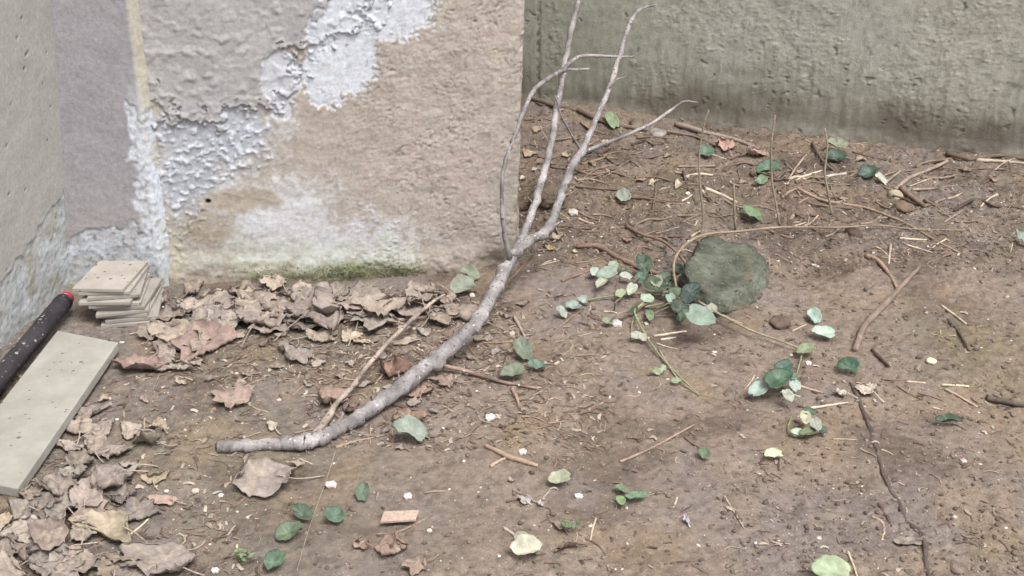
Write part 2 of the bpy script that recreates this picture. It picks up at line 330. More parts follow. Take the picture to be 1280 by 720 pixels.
wc_ = mixc(wc_, (198, 203, 214), blue * 0.75); wc_ = mixc(wc_, (230, 232, 236), blue * sm(.02, .3, n_h + .4 * n_v) * .7); wc_ = mixc(wc_, (150, 146, 146), efz * (1 - coatm) * sm(0.3, 0.0, flk) * 0.35)
wc_ = mixc(wc_, (178, 162, 140), sm(0.0, 0.5, mb(300, 250, 70, 22, 12) + 0.5 * n_m) * 0.75)
wc_ = mixc(wc_, (178, 166, 146), sm(0.0, 0.4, mb(262, 285, 42, 26) + 0.5 * n_m) * 0.7)
wc_ = mixc(wc_, (187, 183, 181), coatm * 0.93); wc_ = mixc(wc_, (172, 166, 166), coatm * sm(0.0, 0.4, fbm(S * 15, Z * 15, 3, 65)) * 0.5)
wc_ = mixc(wc_, (226, 229, 236), whm * 0.92 * (1 - .35 * sm(.1, .35, n_h))); wc_ = mixc(wc_, (216, 216, 220), wh2 * 0.9)
wc_ = mixc(wc_, (206, 198, 176), sm(0.0, 0.4, mb(205, 330, 26, 90) + 0.3 * n_m) * 0.6)
# green algae just above the soil
msp = sm(-0.4, 0.5, np.maximum.reduce([mb(345, 345, 40, 8), mb(440, 341, 62, 16), mb(500, 345, 40, 14)]) + 0.6 * n_m + .3 * n_h)
wc_ = mixc(wc_, (118, 134, 82), msp * 0.85)
wc_ = mixc(wc_, (186, 190, 160), sm(-0.3, 0.6, mb(370, 325, 160, 34) + 0.7 * n_m + .6 * n_l) * 0.40)
wc_ = mixc(wc_, (140, 126, 110), sm(0.05, 0.0, Z + 0.03 * n_m) * 0.6)
wc_ = mixc(wc_, (176, 170, 152), sm(LW - 0.035, LW - 0.02, S + 0.006 * n_m) * face * sm(.5, .2, Z) * 0.6)
wc_ = mixc(wc_, (52, 46, 44), sm(0.0075, 0.005, hd))
wall1 = build_wall('plaster_wall', mcols, ZS, disp, wc_, M_WALL, mlean, (-1.2, 0.0))
tag(wall1, 'flaking beige plaster wall with bright white bare patches and rough corner', 'wall')

# -- grey pilaster that stands a little forward of the plaster wall
PZ0 = flat(92, 356)[:2]; PZ1 = flat(203, 358)[:2]
pd = (PZ1 - PZ0) / np.linalg.norm(PZ1 - PZ0); PA = PZ0 - pd * 0.12
PE = PZ1 + np.array([0.050, 0.075])
pcols = path_cols([PA, PZ1, PE], 0.0034, 0.008)
S, Z = np.meshgrid(pcols[4], ZS); LP = np.linalg.norm(PZ1 - PA)
n_l = fbm(S * 7, Z * 7, 4, 80); n_m = fbm(S * 22, Z * 22, 4, 81); n_h = fbm(S * 60, Z * 60, 3, 82)
bott = 0.13 + 0.08 * np.clip((S - 0.05) / LP, 0, 1.2)
bare = sm(0.0, 0.012, bott + 0.05 * n_l * 2 + 0.03 * n_m - Z)
side = sm(LP - 0.012, LP + 0.003, S)
sflk = sm(0.0, 0.03, (0.52 + 0.12 * n_m - Z)) * sm(0, 0.02, S - LP + 0.05 + .05 * n_m)
disp = 0.003 * n_l + 0.0012 * n_m + 0.0006 * n_h + 0.004 * (1 - np.maximum(bare, sflk)) + np.maximum(bare, sflk) * (0.0022 * n_m + 0.0016 * n_h)
pc = np.zeros(S.shape + (3,)) + lin((174, 169, 171)); pc = mixc(pc, (164, 160, 163), sm(0.0, 0.4, n_l) * 0.6)
pc = mixc(pc, (180, 172, 168), sm(.35, .15, Z + .1 * n_l) * 0.7)
pc = mixc(pc, (202, 196, 176), side * 0.9)
pc = mixc(pc, (214, 216, 220), bare * (0.55 + 0.45 * sm(-.2, .3, n_m))); pc = mixc(pc, (222, 226, 234), sflk * sm(-.35, .15, n_m))
pc = mixc(pc, (224, 226, 230), sm(0.04, 0.0, np.abs(S - LP + 0.012 + 0.02 * n_m)) * sm(.6, .45, Z) * 0.8)
pc = mixc(pc, (168, 168, 170), np.maximum(bare, sflk) * sm(.05, .3, n_h) * .6); pc = mixc(pc, (186, 186, 178), sm(.12, .02, Z + .04 * n_m) * .5); pc = mixc(pc, (120, 112, 104), sm(0.3, 0.45, n_h) * bare * 0.5)
def plean(s, z): return z * (0.085 - 0.080 * np.clip((s - 0.12) / (LP - 0.12), 0, 1))
tag(build_wall('pilaster', pcols, ZS, disp, pc, M_WALL, plean, (-0.05, 0.35)), 'narrow grey-violet painted pilaster with white peeling foot', 'pilaster')

# -- beige wall on the left that runs towards the camera
LA = flat(92, 352)[:2]; LB = flat(0, 436)[:2]
ld = (LB - LA) / np.linalg.norm(LB - LA); LS = LA + ld * 2.6; LE = LA - ld * 0.02
lcols = path_cols([LS, LE - (LE - LA) * 0 , ], 0.004)
S, Z = np.meshgrid(lcols[4], ZS); SL = lcols[4][-1]
T = SL - S                                                    # distance from the inner corner
n_l = fbm(S * 7, Z * 7, 4, 90); n_m = fbm(S * 22, Z * 22, 4, 91); n_h = fbm(S * 60, Z * 60, 3, 92)
lim = 0.30 - 0.10 * np.clip(T / 0.35, 0, 1.6)
bare = sm(0.0, 0.010, lim + 0.05 * n_l + 0.03 * n_m - Z)
wp, wpc = worley(S * 28, Z * 28, 93); ch = np.where(wpc < 0.16, sm(0.15, 0.08, wp + 0.12 * n_h), 0) * (1 - bare)
disp = 0.002 * n_l + 0.0008 * n_m + 0.0045 * (1 - bare) + bare * (0.0018 * n_m + 0.0016 * n_h) - 0.003 * ch
lc = np.zeros(S.shape + (3,)) + lin((194, 191, 182)); lc = mixc(lc, (184, 181, 172), sm(0.0, 0.4, n_l) * 0.6)
lc = mixc(lc, (206, 207, 205), bare * 0.95); lc = mixc(lc, (192, 194, 192), bare * sm(0.0, 0.35, n_m) * 0.7); lc = mixc(lc, (224, 226, 228), bare * sm(0.1, 0.4, fbm(S * 16, Z * 9, 3, 95)) * 0.7)
lc = mixc(lc, (176, 166, 140), sm(0.05, 0.35, fbm(S * 12, Z * 12, 3, 96)) * bare * 0.5)
lc = mixc(lc, (128, 120, 108), ch * 0.8); lc = mixc(lc, (120, 124, 126), sm(0.25, 0.4, n_h) * bare * 0.5)
def llean(s, z): return z * 0.085
tag(build_wall('side_wall', lcols, ZS, disp, lc, M_WALL, llean, (-0.35, 0.10)), 'smooth beige painted wall with peeling grey lower band beside the pole', 'wall')

# -- greenish concrete wall at the back
BA = flat(655, 131)[:2]; BB = flat(1280, 196)[:2]; bd = (BB - BA) / np.linalg.norm(BB - BA)
BS = BA - bd * 0.75; BE = BB + bd * 1.6
lens = [np.linalg.norm(BA - BS) - .02, np.linalg.norm(BB - BA) + 0.25]
x1, y1, nx1, ny1, s1 = path_cols([BS, BE], 0.0045)
keep = np.ones(len(s1), bool); keep[(s1 > lens[0] + lens[1])] = False; keep[(s1 > lens[0] + lens[1]) & (np.arange(len(s1)) % 8 == 0)] = True; keep[-1] = True
bcols = (x1[keep], y1[keep], nx1[keep], ny1[keep], s1[keep])
S, Z = np.meshgrid(bcols[4], ZS)
def bsz(px, py):
    n3 = np.array([bd[1], -bd[0], 0]); d = ray(px, py); P0 = np.array([BS[0], BS[1], 0]); t = np.dot(P0 - np.array([0, 0, CAMH]), n3) / np.dot(d, n3)
    p = np.array([0, 0, CAMH]) + d * t; return float(np.dot(p[:2] - BS, bd)), p[2]
def bb(px, py, rx, ry):
    s0, z0 = bsz(px, py); k = 4.8 / FPX; return 1 - np.hypot((S - s0) / (rx * k), (Z - z0) / (ry * k))
n_l = fbm(S * 3.5, Z * 3.5, 4, 100); n_m = fbm(S * 16, Z * 16, 4, 101); n_h = fbm(S * 50, Z * 50, 3, 102); n_s = fbm(S * 34, Z * 5, 4, 103)
rgh = sm(0.0, 0.3, np.maximum.reduce([bb(930, 15, 150, 55), bb(815, 110, 45, 45), bb(690, 60, 14, 110), bb(1230, 40, 90, 60), bb(1170, 110, 90, 60), bb(1000, 60, 70, 70)]) + 0.6 * n_m + 0.2 * n_l)
wp, wpc = worley(S * 70 + n_m, Z * 85, 104); gr = np.where(wpc < 0.55, np.sqrt(np.clip(.2 - wp * wp, 0, 1)), 0)
wp2, wpc2 = worley(S * 30 + n_m, Z * 24 + n_h, 105); ho = np.where(wpc2 < 0.13, sm(0.30, 0.1, wp2 + 0.35 * n_h), 0)
disp = 0.006 * n_l + 0.0014 * n_m + 0.0005 * n_h + rgh * (0.0042 * gr * sm(0.05, .35, n_h + .5 * n_m) + 0.0016 * fbm(S * 75, Z * 85, 3, 109) + 0.002 * n_m) - 0.004 * ho * sm(-.2, .3, n_l + .15) + 0.0030 * n_s * sm(.45, .1, Z)
disp += 0.012 * sm(0.05, -0.02, Z) * (1 + n_m)
bc = np.zeros(S.shape + (3,)) + lin((184, 181, 169)); bc = mixc(bc, (170, 171, 155), sm(-0.1, 0.35, n_l) * 0.7)
s_l = bsz(655, 60)[0]; bc = mixc(bc, (160, 163, 147), sm(0.75, 0.1, S - s_l + 0.15 * n_l) * 0.75)
bc = mixc(bc, (188, 182, 168), sm(bsz(960, 60)[0], bsz(1200, 60)[0], S + 0.2 * n_l) * 0.55)
bc = mixc(bc, (184, 178, 162), rgh * sm(0.05, 0.3, gr * sm(0.0, .35, n_h + .5 * n_m)) * 0.7); bc = mixc(bc, (138, 134, 121), sm(.1, .4, fbm(S * 42, Z * 30, 3, 110)) * .4); bc = mixc(bc, (120, 116, 102), sm(0.12, 0.4, n_s) * 0.45 * sm(.5, .1, Z))
bc = mixc(bc, (186, 180, 164), sm(0.18, 0.4, -n_s) * 0.35 * sm(.5, .1, Z)); bc = mixc(bc, (112, 106, 96), ho * 0.45)
zb = 0.100 + 0.045 * n_l * 1.5 + 0.02 * n_s + 0.03 * n_m
bc = mixc(bc, (112, 103, 92), sm(0.05, -0.03, Z - zb + .05 * fbm(S * 4, Z * 9, 3, 118)) * (0.45 + .4 * sm(-.15, .3, fbm(S * 2.4, Z * 3, 3, 117) + .12 * (S - 1.6)))); bc = mixc(bc, (120, 112, 98), sm(0.2, 0.0, Z - zb) * 0.35)
ls, lz = bsz(673, 60); bc = mixc(bc, (104, 106, 88), sm(0.012, 0.003, np.abs(S - ls + 0.006 * n_h)) * sm(-.1, .2, n_h + .1) * .8); disp -= .003 * sm(0.012, 0.004, np.abs(S - ls + 0.006 * n_h))
tag(build_wall('concrete_wall', bcols, ZS, disp, bc, M_CONC, lambda s, z: z * 0.0, (0.08, 0.30)), 'greenish grey weathered concrete wall with damp dark foot', 'wall')
# ------------------------------------------------------------------ builders for the loose things
def spline(P, R, n):
    P = np.asarray(P, float); R = np.asarray(R, float); out = []; rad = []
    E = np.vstack([2 * P[0] - P[1], P, 2 * P[-1] - P[-2]])
    for k in range(len(P) - 1):
        p0, p1, p2, p3 = E[k], E[k + 1], E[k + 2], E[k + 3]
        for i in range(n):
            t = i / n
            out.append(0.5 * ((2 * p1) + (p2 - p0) * t + (2 * p0 - 5 * p1 + 4 * p2 - p3) * t * t + (3 * p1 - p0 - 3 * p2 + p3) * t ** 3)); rad.append(R[k] * (1 - t) + R[k + 1] * t)
    out.append(P[-1]); rad.append(R[-1]); return np.array(out), np.array(rad)
def tube(P, R, sides=7, n=4, seed=0, bump=0.12, wob=0.0, knots=0.0):
    C, rad = spline(P, R, n); m = len(C); rr = random.Random(seed)
    if wob:
        for i in range(1, m - 1): C[i] += np.array([rr.gauss(0, 1), rr.gauss(0, 1), rr.gauss(0, .5)]) * wob * rad[i]
    V = []; t = np.gradient(C, axis=0); t /= np.linalg.norm(t, axis=1)[:, None] + 1e-9
    up = np.array([0.31, 0.17, 0.93]); 
    for i in range(m):
        a = np.cross(t[i], up); 
        if np.linalg.norm(a) < 0.2: a = np.cross(t[i], np.array([1.0, 0, 0]))
        a /= np.linalg.norm(a); b = np.cross(a, t[i])
        kb = 1 + (knots * max(0, mnoise.noise(Vector((i * 0.55, seed * 3.1, 0)))) if knots else 0)
        for k in range(sides):
            th = 2 * math.pi * k / sides
            q = rad[i] * kb * (1 + bump * mnoise.noise(Vector((i * 0.7, k * 1.3, seed * 1.7))))
            V.append(C[i] + (a * math.cos(th) + b * math.sin(th)) * q)
    F = []
    for i in range(m - 1):
        for k in range(sides):
            k2 = (k + 1) % sides; F.append((i * sides + k, i * sides + k2, (i + 1) * sides + k2, (i + 1) * sides + k))
    o = len(V); V.append(C[0]); V.append(C[-1])
    for k in range(sides):
        k2 = (k + 1) % sides; F.append((o, k2, k)); F.append((o + 1, (m - 1) * sides + k, (m - 1) * sides + k2))
    return np.array(V), F
def vcol(V, c, amt=0.18, sc=25.0, seed=0):
    base = lin(c); out = np.empty((len(V), 3))
    for i, v in enumerate(V):
        out[i] = base * (1 + amt * 2 * mnoise.noise(Vector((v[0] * sc + seed, v[1] * sc, v[2] * sc))))
    return out
def lay(pix, r, lift=0.0, seed=0, w0=None):       # photo pixels -> points resting on the soil (r in pixels)
    P, R = [], []
    n = len(pix); rl = r if isinstance(r, (list, tuple)) else [r * (1 - 0.35 * i / max(1, n - 1)) for i in range(n)]
    for i, q in enumerate(pix):
        p = gp(q[0], q[1]); rad = rl[i] * px_size(p)
        dz = rad * 0.8 + (lift[i] if isinstance(lift, (list, tuple)) else lift)
        p = gp(q[0], q[1], dz); P.append(p); R.append(rad)
    return np.array(P), R
def settle(C, R, f=0.6):
    for i in range(len(C)): C[i, 2] = max(C[i, 2], float(hz(C[i, 0], C[i, 1])) + R[i] * f)
    for _ in range(4): C[1:-1, 2] = .25 * C[:-2, 2] + .5 * C[1:-1, 2] + .25 * C[2:, 2]
    for i in range(len(C)): C[i, 2] = max(C[i, 2], float(hz(C[i, 0], C[i, 1])) + R[i] * .1)
    return C
def stick(name, pix, r, c, label=None, cat='stick', group=None, lift=0.0, parent=None, mat=None, sides=6, knots=0.15, wob=0.12, seed=None, n=4, sunk=None):
    seed = RNG.randrange(9999) if seed is None else seed
    P, R = lay(pix, r, lift)
    if not (isinstance(lift, (list, tuple)) or lift):
        C, rd = spline(P, R, 3)
        if sunk is not None:
            for k_ in range(len(C)): C[k_, 2] = float(hz(C[k_, 0], C[k_, 1])) + rd[k_] * (sunk + .35 * math.sin(k_ * 1.7) + .3 * math.sin(k_ * .6))
        else: C = settle(C, rd)
        V, F = tube(C, rd, sides, 2, seed, 0.18, wob * 0.5, knots)
    else: V, F = tube(P, R, sides, n, seed, 0.18, wob * 0.5, knots)
    o = mesh_obj(name, V, F, vcol(V, c, 0.22, 40, seed), mat or M_TWIG, parent, P[0] if parent is None else np.array(parent.location))
    if parent is None: tag(o, label, cat, group)
    return o

def leaf_outline(kind, th, rr):
    d = lambda a: np.angle(np.exp(1j * (th - a)))
    if kind == 'palm':
        r = 0.66 + 0 * th
        for a, l, w in ((90, .46, .32), (38, .36, .30), (142, .36, .30), (-18, .24, .28), (198, .24, .28)):
            a = math.radians(a + rr.uniform(-7, 7)); r = r + l * rr.uniform(.75, 1.1) * np.exp(-(d(a) / w) ** 2)
        r = r * (1 - 0.35 * np.exp(-(d(-math.pi / 2) / .22) ** 2)); se = 0.06
    elif kind == 'broad':
        r = 0.85 - 0.22 * np.abs(np.cos(th)) + 0.12 * np.exp(-(d(math.pi / 2) / .3) ** 2) - 0.2 * np.exp(-(d(-math.pi / 2) / .3) ** 2); se = 0.05
    elif kind == 'round':
        r = 0.92 - 0.06 * np.cos(th) ** 2 + 0.06 * np.exp(-(d(math.pi / 2) / .3) ** 2) - 0.25 * np.exp(-(d(-math.pi / 2) / .2) ** 2); se = 0.03
    else:   # oval
        r = 1 / np.sqrt((np.cos(th) / .58) ** 2 + np.sin(th) ** 2); se = 0.02
    n = len(th); ph = rr.uniform(0, 6)
    r = r * (1 + se * np.sin(th * (17 if kind != 'palm' else 23) + ph) * 0.6 + se * np.array([rr.uniform(-1, 1) for _ in range(n)]))
    return r
def leaf(name, px, py, w, c, kind='palm', crumple=1.0, curl=0.5, fold=0.0, yaw=None, asp=1.0, lift=0.0, tilt=0.0, tdir=0.0, label=None, cat='leaf', group=None,
         parent=None, mat=None, nr=11, ns=48, stalk=True, seed=None, vein=(200, 186, 166), thick=0.0012):
    seed = RNG.randrange(99999) if seed is None else seed; rr = random.Random(seed)
    yaw = rr.uniform(0, 6.28) if yaw is None else math.radians(yaw)
    c0 = gp(px, py, lift); size = w * px_size(c0) * 0.5
    th = np.linspace(0, 2 * math.pi, ns, endpoint=False); ro = leaf_outline(kind, th, rr)
    lx, ly, rf = [0.0], [0.0], [0.0]
    for i in range(1, nr + 1):
        f = (i / nr) ** 0.85
        lx += list(ro * f * np.cos(th)); ly += list(ro * f * np.sin(th)); rf += [f] * ns
    flatk = .62 if (mat is None) else 1.0
    lx = np.array(lx) * asp; ly = np.array(ly); rf = np.array(rf); tt = np.arctan2(ly, lx)
    k = crumple
    h = k * (0.13 * np.abs(perlin(lx * 2.3 + seed, ly * 2.3, seed)) + 0.15 * np.abs(perlin(lx * 4.5 + seed, ly * 5, seed + 1)) + 0.05 * perlin(lx * 11, ly * 11 + seed, seed + 2))
    ph = rr.uniform(0, 6.28); ph2 = rr.uniform(0, 6.28)
    h = h + 0.12 * k * rf * np.abs(np.sin(tt * 2.5 + ph))
    cu = curl * rf ** 2.2 * np.clip(0.35 + 0.65 * np.sin(tt * rr.choice((1, 2)) + ph2) + 0.35 * perlin(lx * 3, ly * 3, seed + 4), 0, 1.4)
    h = h + cu * 0.55
    if fold:
        h = h + fold * np.abs(lx) * 0.9; lx = lx * (1 - 0.45 * abs(fold))
    shr = 1 - 0.30 * cu
    wx = lx * shr + 0.09 * k * perlin(lx * 3 + 9, ly * 3, seed + 5) * rf; wy = ly * shr + 0.09 * k * perlin(lx * 3, ly * 3 + 4, seed + 6) * rf
    if crumple >= .65:
        for _ in range(rr.choice((1, 2, 2, 3))):
            fa = rr.uniform(0, 6.28); fdist = rr.uniform(.22, .62); q = rr.uniform(.1, .9); e = wx * math.cos(fa) + wy * math.sin(fa) + .10 * perlin(lx * 2.2, ly * 2.2, seed + 11 + _)
            ov = np.clip(e - fdist, 0, None); wx = wx - math.cos(fa) * ov * (1 + q); wy = wy - math.sin(fa) * ov * (1 + q)
            h = h + rr.uniform(.25, .6) * np.sqrt(ov * .35 + 1e-9) * (ov > 0) * (1 - .45 * np.clip(ov * 2, 0, 1))
    if tilt:
        td = math.radians(tdir) - yaw; e = wx * math.cos(td) + wy * math.sin(td)
        h = h + (e + 0.9) * math.tan(math.radians(min(tilt, 75))) * (1 if tilt < 76 else 1); 
        f2 = math.cos(math.radians(tilt)); h *= f2; wx -= math.cos(td) * e * (1 - f2); wy -= math.sin(td) * e * (1 - f2)
    X = c0[0] + size * (wx * math.cos(yaw) - wy * math.sin(yaw)); Y = c0[1] + size * (wx * math.sin(yaw) + wy * math.cos(yaw))
    Zg = hz(X, Y) if parent is None or lift == 0 else np.minimum(hz(X, Y), c0[2] - lift)
    Zv = Zg + 0.0025 + size * np.clip(h, 0, 3) * flatk + lift * (.55 if mat is None else 1)
    V = np.stack([X, Y, Zv], -1)
    F = [(0, 1 + k2, 1 + (k2 + 1) % ns) for k2 in range(ns)]
    for i in range(nr - 1):
        for k2 in range(ns):
            a = 1 + i * ns + k2; b = 1 + i * ns + (k2 + 1) % ns; F.append((a, a + ns, b + ns, b))
    base = lin(c); bl = fbm(lx * 1.7 + seed, ly * 1.7, 3, seed + 7); C = base * (1 + 0.45 * bl[:, None] + 0.16 * rr.uniform(-1, 1)) * (1 + np.array([.04, 0, -.04]) * rr.uniform(-1, 1)) * np.array([.93, .915, .915])
    vn = np.zeros(len(lx))
    for a in ((90, 38, 142, -15, 195) if kind == 'palm' else (90, 50, 130, 10, 170)):
        a = math.radians(a); al = lx * math.cos(a) + ly * math.sin(a); ac = -lx * math.sin(a) + ly * math.cos(a)
        vn = np.maximum(vn, (al > 0) * np.exp(-(ac / 0.05) ** 2))
    vk = 0.18 if mat is M_GREEN else 0.4; C = C * (1 - vk * vn[:, None]) + lin(vein) * vk * vn[:, None]
    if thick:       # a real blade: underside and rim
        nv = len(V); V = np.concatenate([V, V - np.array([0, 0, thick])]); C = np.concatenate([C, C * 0.9])
        F += [tuple(reversed([q + nv for q in f])) for f in F]
        o2 = 1 + (nr - 1) * ns; F += [(o2 + k2, o2 + k2 + nv, o2 + (k2 + 1) % ns + nv, o2 + (k2 + 1) % ns) for k2 in range(ns)]
    org = c0 - np.array([0, 0, lift])
    o = mesh_obj(name, V, F, C, mat or M_LEAF, parent, org if parent is None else np.array(parent.location))
    if parent is None: tag(o, label, cat, group)
    if stalk:
        a = -math.pi / 2 + yaw; Ls = size * rr.uniform(.5, 1.0); bow = rr.uniform(-.4, .4); p0 = 0.30 * size
        pts = []
        for t in (0, .35, .7, 1.0):
            x = c0[0] + math.cos(a + bow * t) * (p0 + Ls * t); y = c0[1] + math.sin(a + bow * t) * (p0 + Ls * t)
            pts.append((x, y, float(hz(x, y)) + 0.004 + lift * (1 - t) + 0.12 * size * (1 - t)))
        V2, F2 = tube(pts, [0.0016, .0014, .0014, .002], 5, 3, seed)
        if parent is None: mesh_obj('stalk', V2, F2, vcol(V2, c, .2), M_TWIG, o, org)
    return o
def lump(name, px, py, w, h, c, label=None, cat='stone', group=None, seed=0, sub=3, rough_=0.25, sink=0.25, mat=None, parent=None, hgt=None, yaw=0.0):
    import bmesh
    bm = bmesh.new(); bmesh.ops.create_icosphere(bm, subdivisions=sub, radius=1.0); p = gp(px, py); s = px_size(p) * 0.5
    V = []
    ry = h * s / math.sin(math.atan2(CAMH, p[1])) * 0.75; hh = hgt if hgt else min(w, h) * s * 0.8
    for v in bm.verts:
        d = v.co.copy(); n = mnoise.fractal(d * 1.4 + Vector((seed * 3.7, seed, 0)), 0.9, 2.0, 4) * rough_ + (0.035 * mnoise.noise(d * 9) + .03 * mnoise.noise(d * 18) if sub > 4 else 0)
        q = d * (1 + n); x, y = q.x * w * s, q.y * ry
        if sub > 4: q.z *= 1 - .38 * d.x; q.z = min(q.z, .62 - .30 * d.x + .10 * d.y + .05 * mnoise.noise(d * 6))
        V.append((p[0] + x * math.cos(yaw) - y * math.sin(yaw), p[1] + x * math.sin(yaw) + y * math.cos(yaw), p[2] + q.z * hh + hh * (1 - 2 * sink)))
    F = [tuple(v.index for v in f.verts) for f in bm.faces]; bm.free(); V = np.array(V)
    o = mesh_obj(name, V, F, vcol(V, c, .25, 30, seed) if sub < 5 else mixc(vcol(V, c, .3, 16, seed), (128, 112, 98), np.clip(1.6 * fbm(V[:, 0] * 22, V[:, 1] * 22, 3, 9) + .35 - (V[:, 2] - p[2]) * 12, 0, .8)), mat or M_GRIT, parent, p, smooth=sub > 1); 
    if parent is None: tag(o, label, cat, group)
    return o

MARKS = [(140, 420, 'beside the tile stack'), (60, 520, 'along the board'), (150, 520, 'off the long edge of the board'), (10, 640, 'under the end of the board'), (60, 665, 'in the thick of the leaf heap'), (140, 610, 'on the outer side of the leaf heap'), (140, 690, 'touching the yellowish leaf'), (345, 352, 'below the thin moss'), (440, 352, 'below the thick moss'),
         (250, 380, 'between tile stack and moss'), (265, 440, 'beside the broad pointed leaf'), (325, 445, 'on the tan soil patch by the wall'), (293, 500, 'beside the three-lobed leaf'), (405, 395, 'amid the largest leaves of the drift'), (500, 385, 'at the side branch tip'), (560, 375, 'between side branch and main stem'), (460, 455, 'under the side branch'), (330, 560, 'by the cut branch end'),
         (400, 520, 'in the fork of stem and side branch'), (500, 500, 'along the main stem'), (600, 410, 'beneath the raised part of the stem'), (640, 460, 'around the sage leaves'), (500, 655, 'around the bark chip'), (640, 540, 'on the ochre soil patch'), (670, 620, 'near the very pale leaf'), (670, 330, 'below the branch fork'), (672, 210, 'behind the wall corner'), (700, 160, 'behind the middle limb'),
         (760, 200, 'under the long side twig'), (735, 250, 'beside the right limb'), (790, 150, 'along the long wall stick'), (812, 216, 'by the small dark hole'), (860, 225, 'beside the first upright stem'), (900, 190, 'below the bark stick'), (935, 250, 'between the upright stems'), (970, 210, 'round the deep green leaf'), (1010, 240, 'on the reddish clods'), (1030, 210, 'by the standing leaves'), (1100, 215, 'below the damp wall foot'), (1140, 245, 'among the crossed twigs'),
         (1230, 215, 'next to the dark wall stick'), (1230, 260, 'on the loose soil past the crossed twigs'), (1080, 270, 'along the arched stem'), (1000, 300, 'in the smooth hollow'), (1150, 310, 'past the end of the runner'), (1240, 320, 'by the pale grey-green leaf'), (905, 350, 'by the mossy stone'), (780, 300, 'above the curved stick'), (740, 330, 'along the curved stick'), (820, 380, 'under the vine'), (700, 395, 'by the pair of pale leaves'),
         (850, 460, 'at the vine tip'), (980, 480, 'by the dark leaf pair'), (1020, 415, 'by the bluish leaves'), (1080, 400, 'by the thick bark stick'), (1190, 395, 'near the pale slanting straw'), (1200, 490, 'near the cream straw'), (1075, 500, 'at the top of the long root'), (1125, 630, 'along the long root'), (1190, 540, 'near the dark folded leaf'), (1220, 640, 'on the mud past the long root'), (1010, 535, 'by the broken sprig'), (960, 640, 'on the scraped mud'),
         (820, 560, 'near the bent twig'), (785, 620, 'near the seedling'), (720, 520, 'on the smooth mud'), (860, 680, 'on the mud beyond the seedling'), (1040, 705, 'by the light green leaf'), (420, 600, 'near the pinkish crumb'), (360, 670, 'among the green leaves on the stalk'), (255, 620, 'near the small pale leaf'), (470, 560, 'below the stem on bare soil'), (560, 600, 'on the bare soil below the forked tan stick')]
def near_mark(px, py): return min(MARKS, key=lambda m: (m[0] - px) ** 2 + (1.6 * (m[1] - py)) ** 2)[2]
def tint(c):
    v = sum(c) / 3; return 'dark brown' if v < 128 else 'brown' if v < 150 else 'greyish brown' if v < 162 else 'tan' if v < 174 else 'pale tan' if v < 196 else 'whitish'
def size_word(w): return 'tiny' if w < 19 else 'small' if w < 27 else 'middling' if w < 40 else 'big' if w < 55 else 'very big'
# ------------------------------------------------------------------ the big fallen branch
def bp(px, py, Y=None): return gp(px, py) if Y is None else at_depth(px, py, Y)
def branch_pts(rows):       # rows: (px, py, radius in px, depth or None, lift)
    P, R = [], []
    for px, py, r, Y, lift in rows:
        if Y is None:
            p = gp(px, py); rad = .80 * r * px_size(p); p = gp(px, py, rad * 0.9 + lift)
        else:
            p = at_depth(px, py, Y); rad = .73 * r * px_size(p)
        P.append(p); R.append(rad)
    return np.array(P), R
BARK = (156, 151, 150)
root = empty('fallen_branch', gp(385, 556)); tag(root, 'long grey forked branch lying on the soil and leaning on the wall corner', 'branch')
def limb(name, rows, sides, n, seed, c=BARK, knots=0.35, bump=.12, mat=None):
    P, R = branch_pts(rows); V, F = tube(P, R, sides, n, seed, bump * 1.6, 0.13, knots * 1.5)
    return mesh_obj(name, V, F, vcol(V, c, .40, 26, seed), mat or M_BARK, root, np.array(root.location))
stem_o = limb('stem', [(272, 559, 9.0, None, .002), (300, 557, 8.6, None, .002), (345, 555, 8.8, None, .002), (378, 553, 12, None, .003), (400, 548, 10.5, None, .003), (435, 530, 10.5, None, .006), (470, 507, 11, None, .010),
              (510, 477, 11, None, .02), (545, 449, 11.5, None, .03), (580, 421, 11, None, .045), (602, 394, 10.5, None, .065), (620, 358, 9.8, None, .09), (636, 328, 9.5, 3.14, 0), (648, 312, 9.5, 3.17, 0)], 12, 8, 3)
P, R = branch_pts([(272, 559, 9.0, None, .002), (300, 557, 8.6, None, .002)])      # pale sawn end
V, F = tube([P[0] + (P[0] - P[1]) * 0.012, P[0] + (P[0] - P[1]) * 0.004], [R[0] * 0.86, R[0] * 0.9], 12, 1, 5, .05)
mesh_obj('cut_end', V, F, lin((196, 184, 166)), M_TWIG, root, np.array(root.location)).parent = stem_o
limb_m = limb('limb', [(644, 318, 7.5, 3.16, 0), (656, 290, 6.8, 3.25, 0), (668, 257, 6.5, 3.35, 0), (680, 215, 6.2, 3.48, 0), (689, 178, 6, 3.58, 0), (695, 140, 5.6, 3.68, 0), (702, 100, 5.2, 3.78, 0), (709, 62, 4.6, 3.87, 0), (717, 25, 4.2, 3.95, 0), (727, -12, 3.8, 4.05, 0)], 10, 6, 11)
limb_r = limb('limb', [(646, 314, 8.5, 3.16, 0), (664, 300, 8.2, 3.22, 0), (684, 287, 8.4, 3.28, 0), (697, 258, 6.8, 3.36, 0), (705, 232, 6.6, 3.43, 0), (716, 206, 6.4, 3.5, 0), (728, 187, 6, 3.56, 0), (744, 152, 4.8, 3.66, 0), (760, 114, 4.3, 3.78, 0), (772, 78, 4.0, 3.88, 0),
              (782, 45, 3.6, 3.97, 0), (790, 24, 3.0, 4.04, 0), (802, 11, 2.2, 4.1, 0), (820, 6, 1.5, 4.16, 0)], 10, 6, 13)
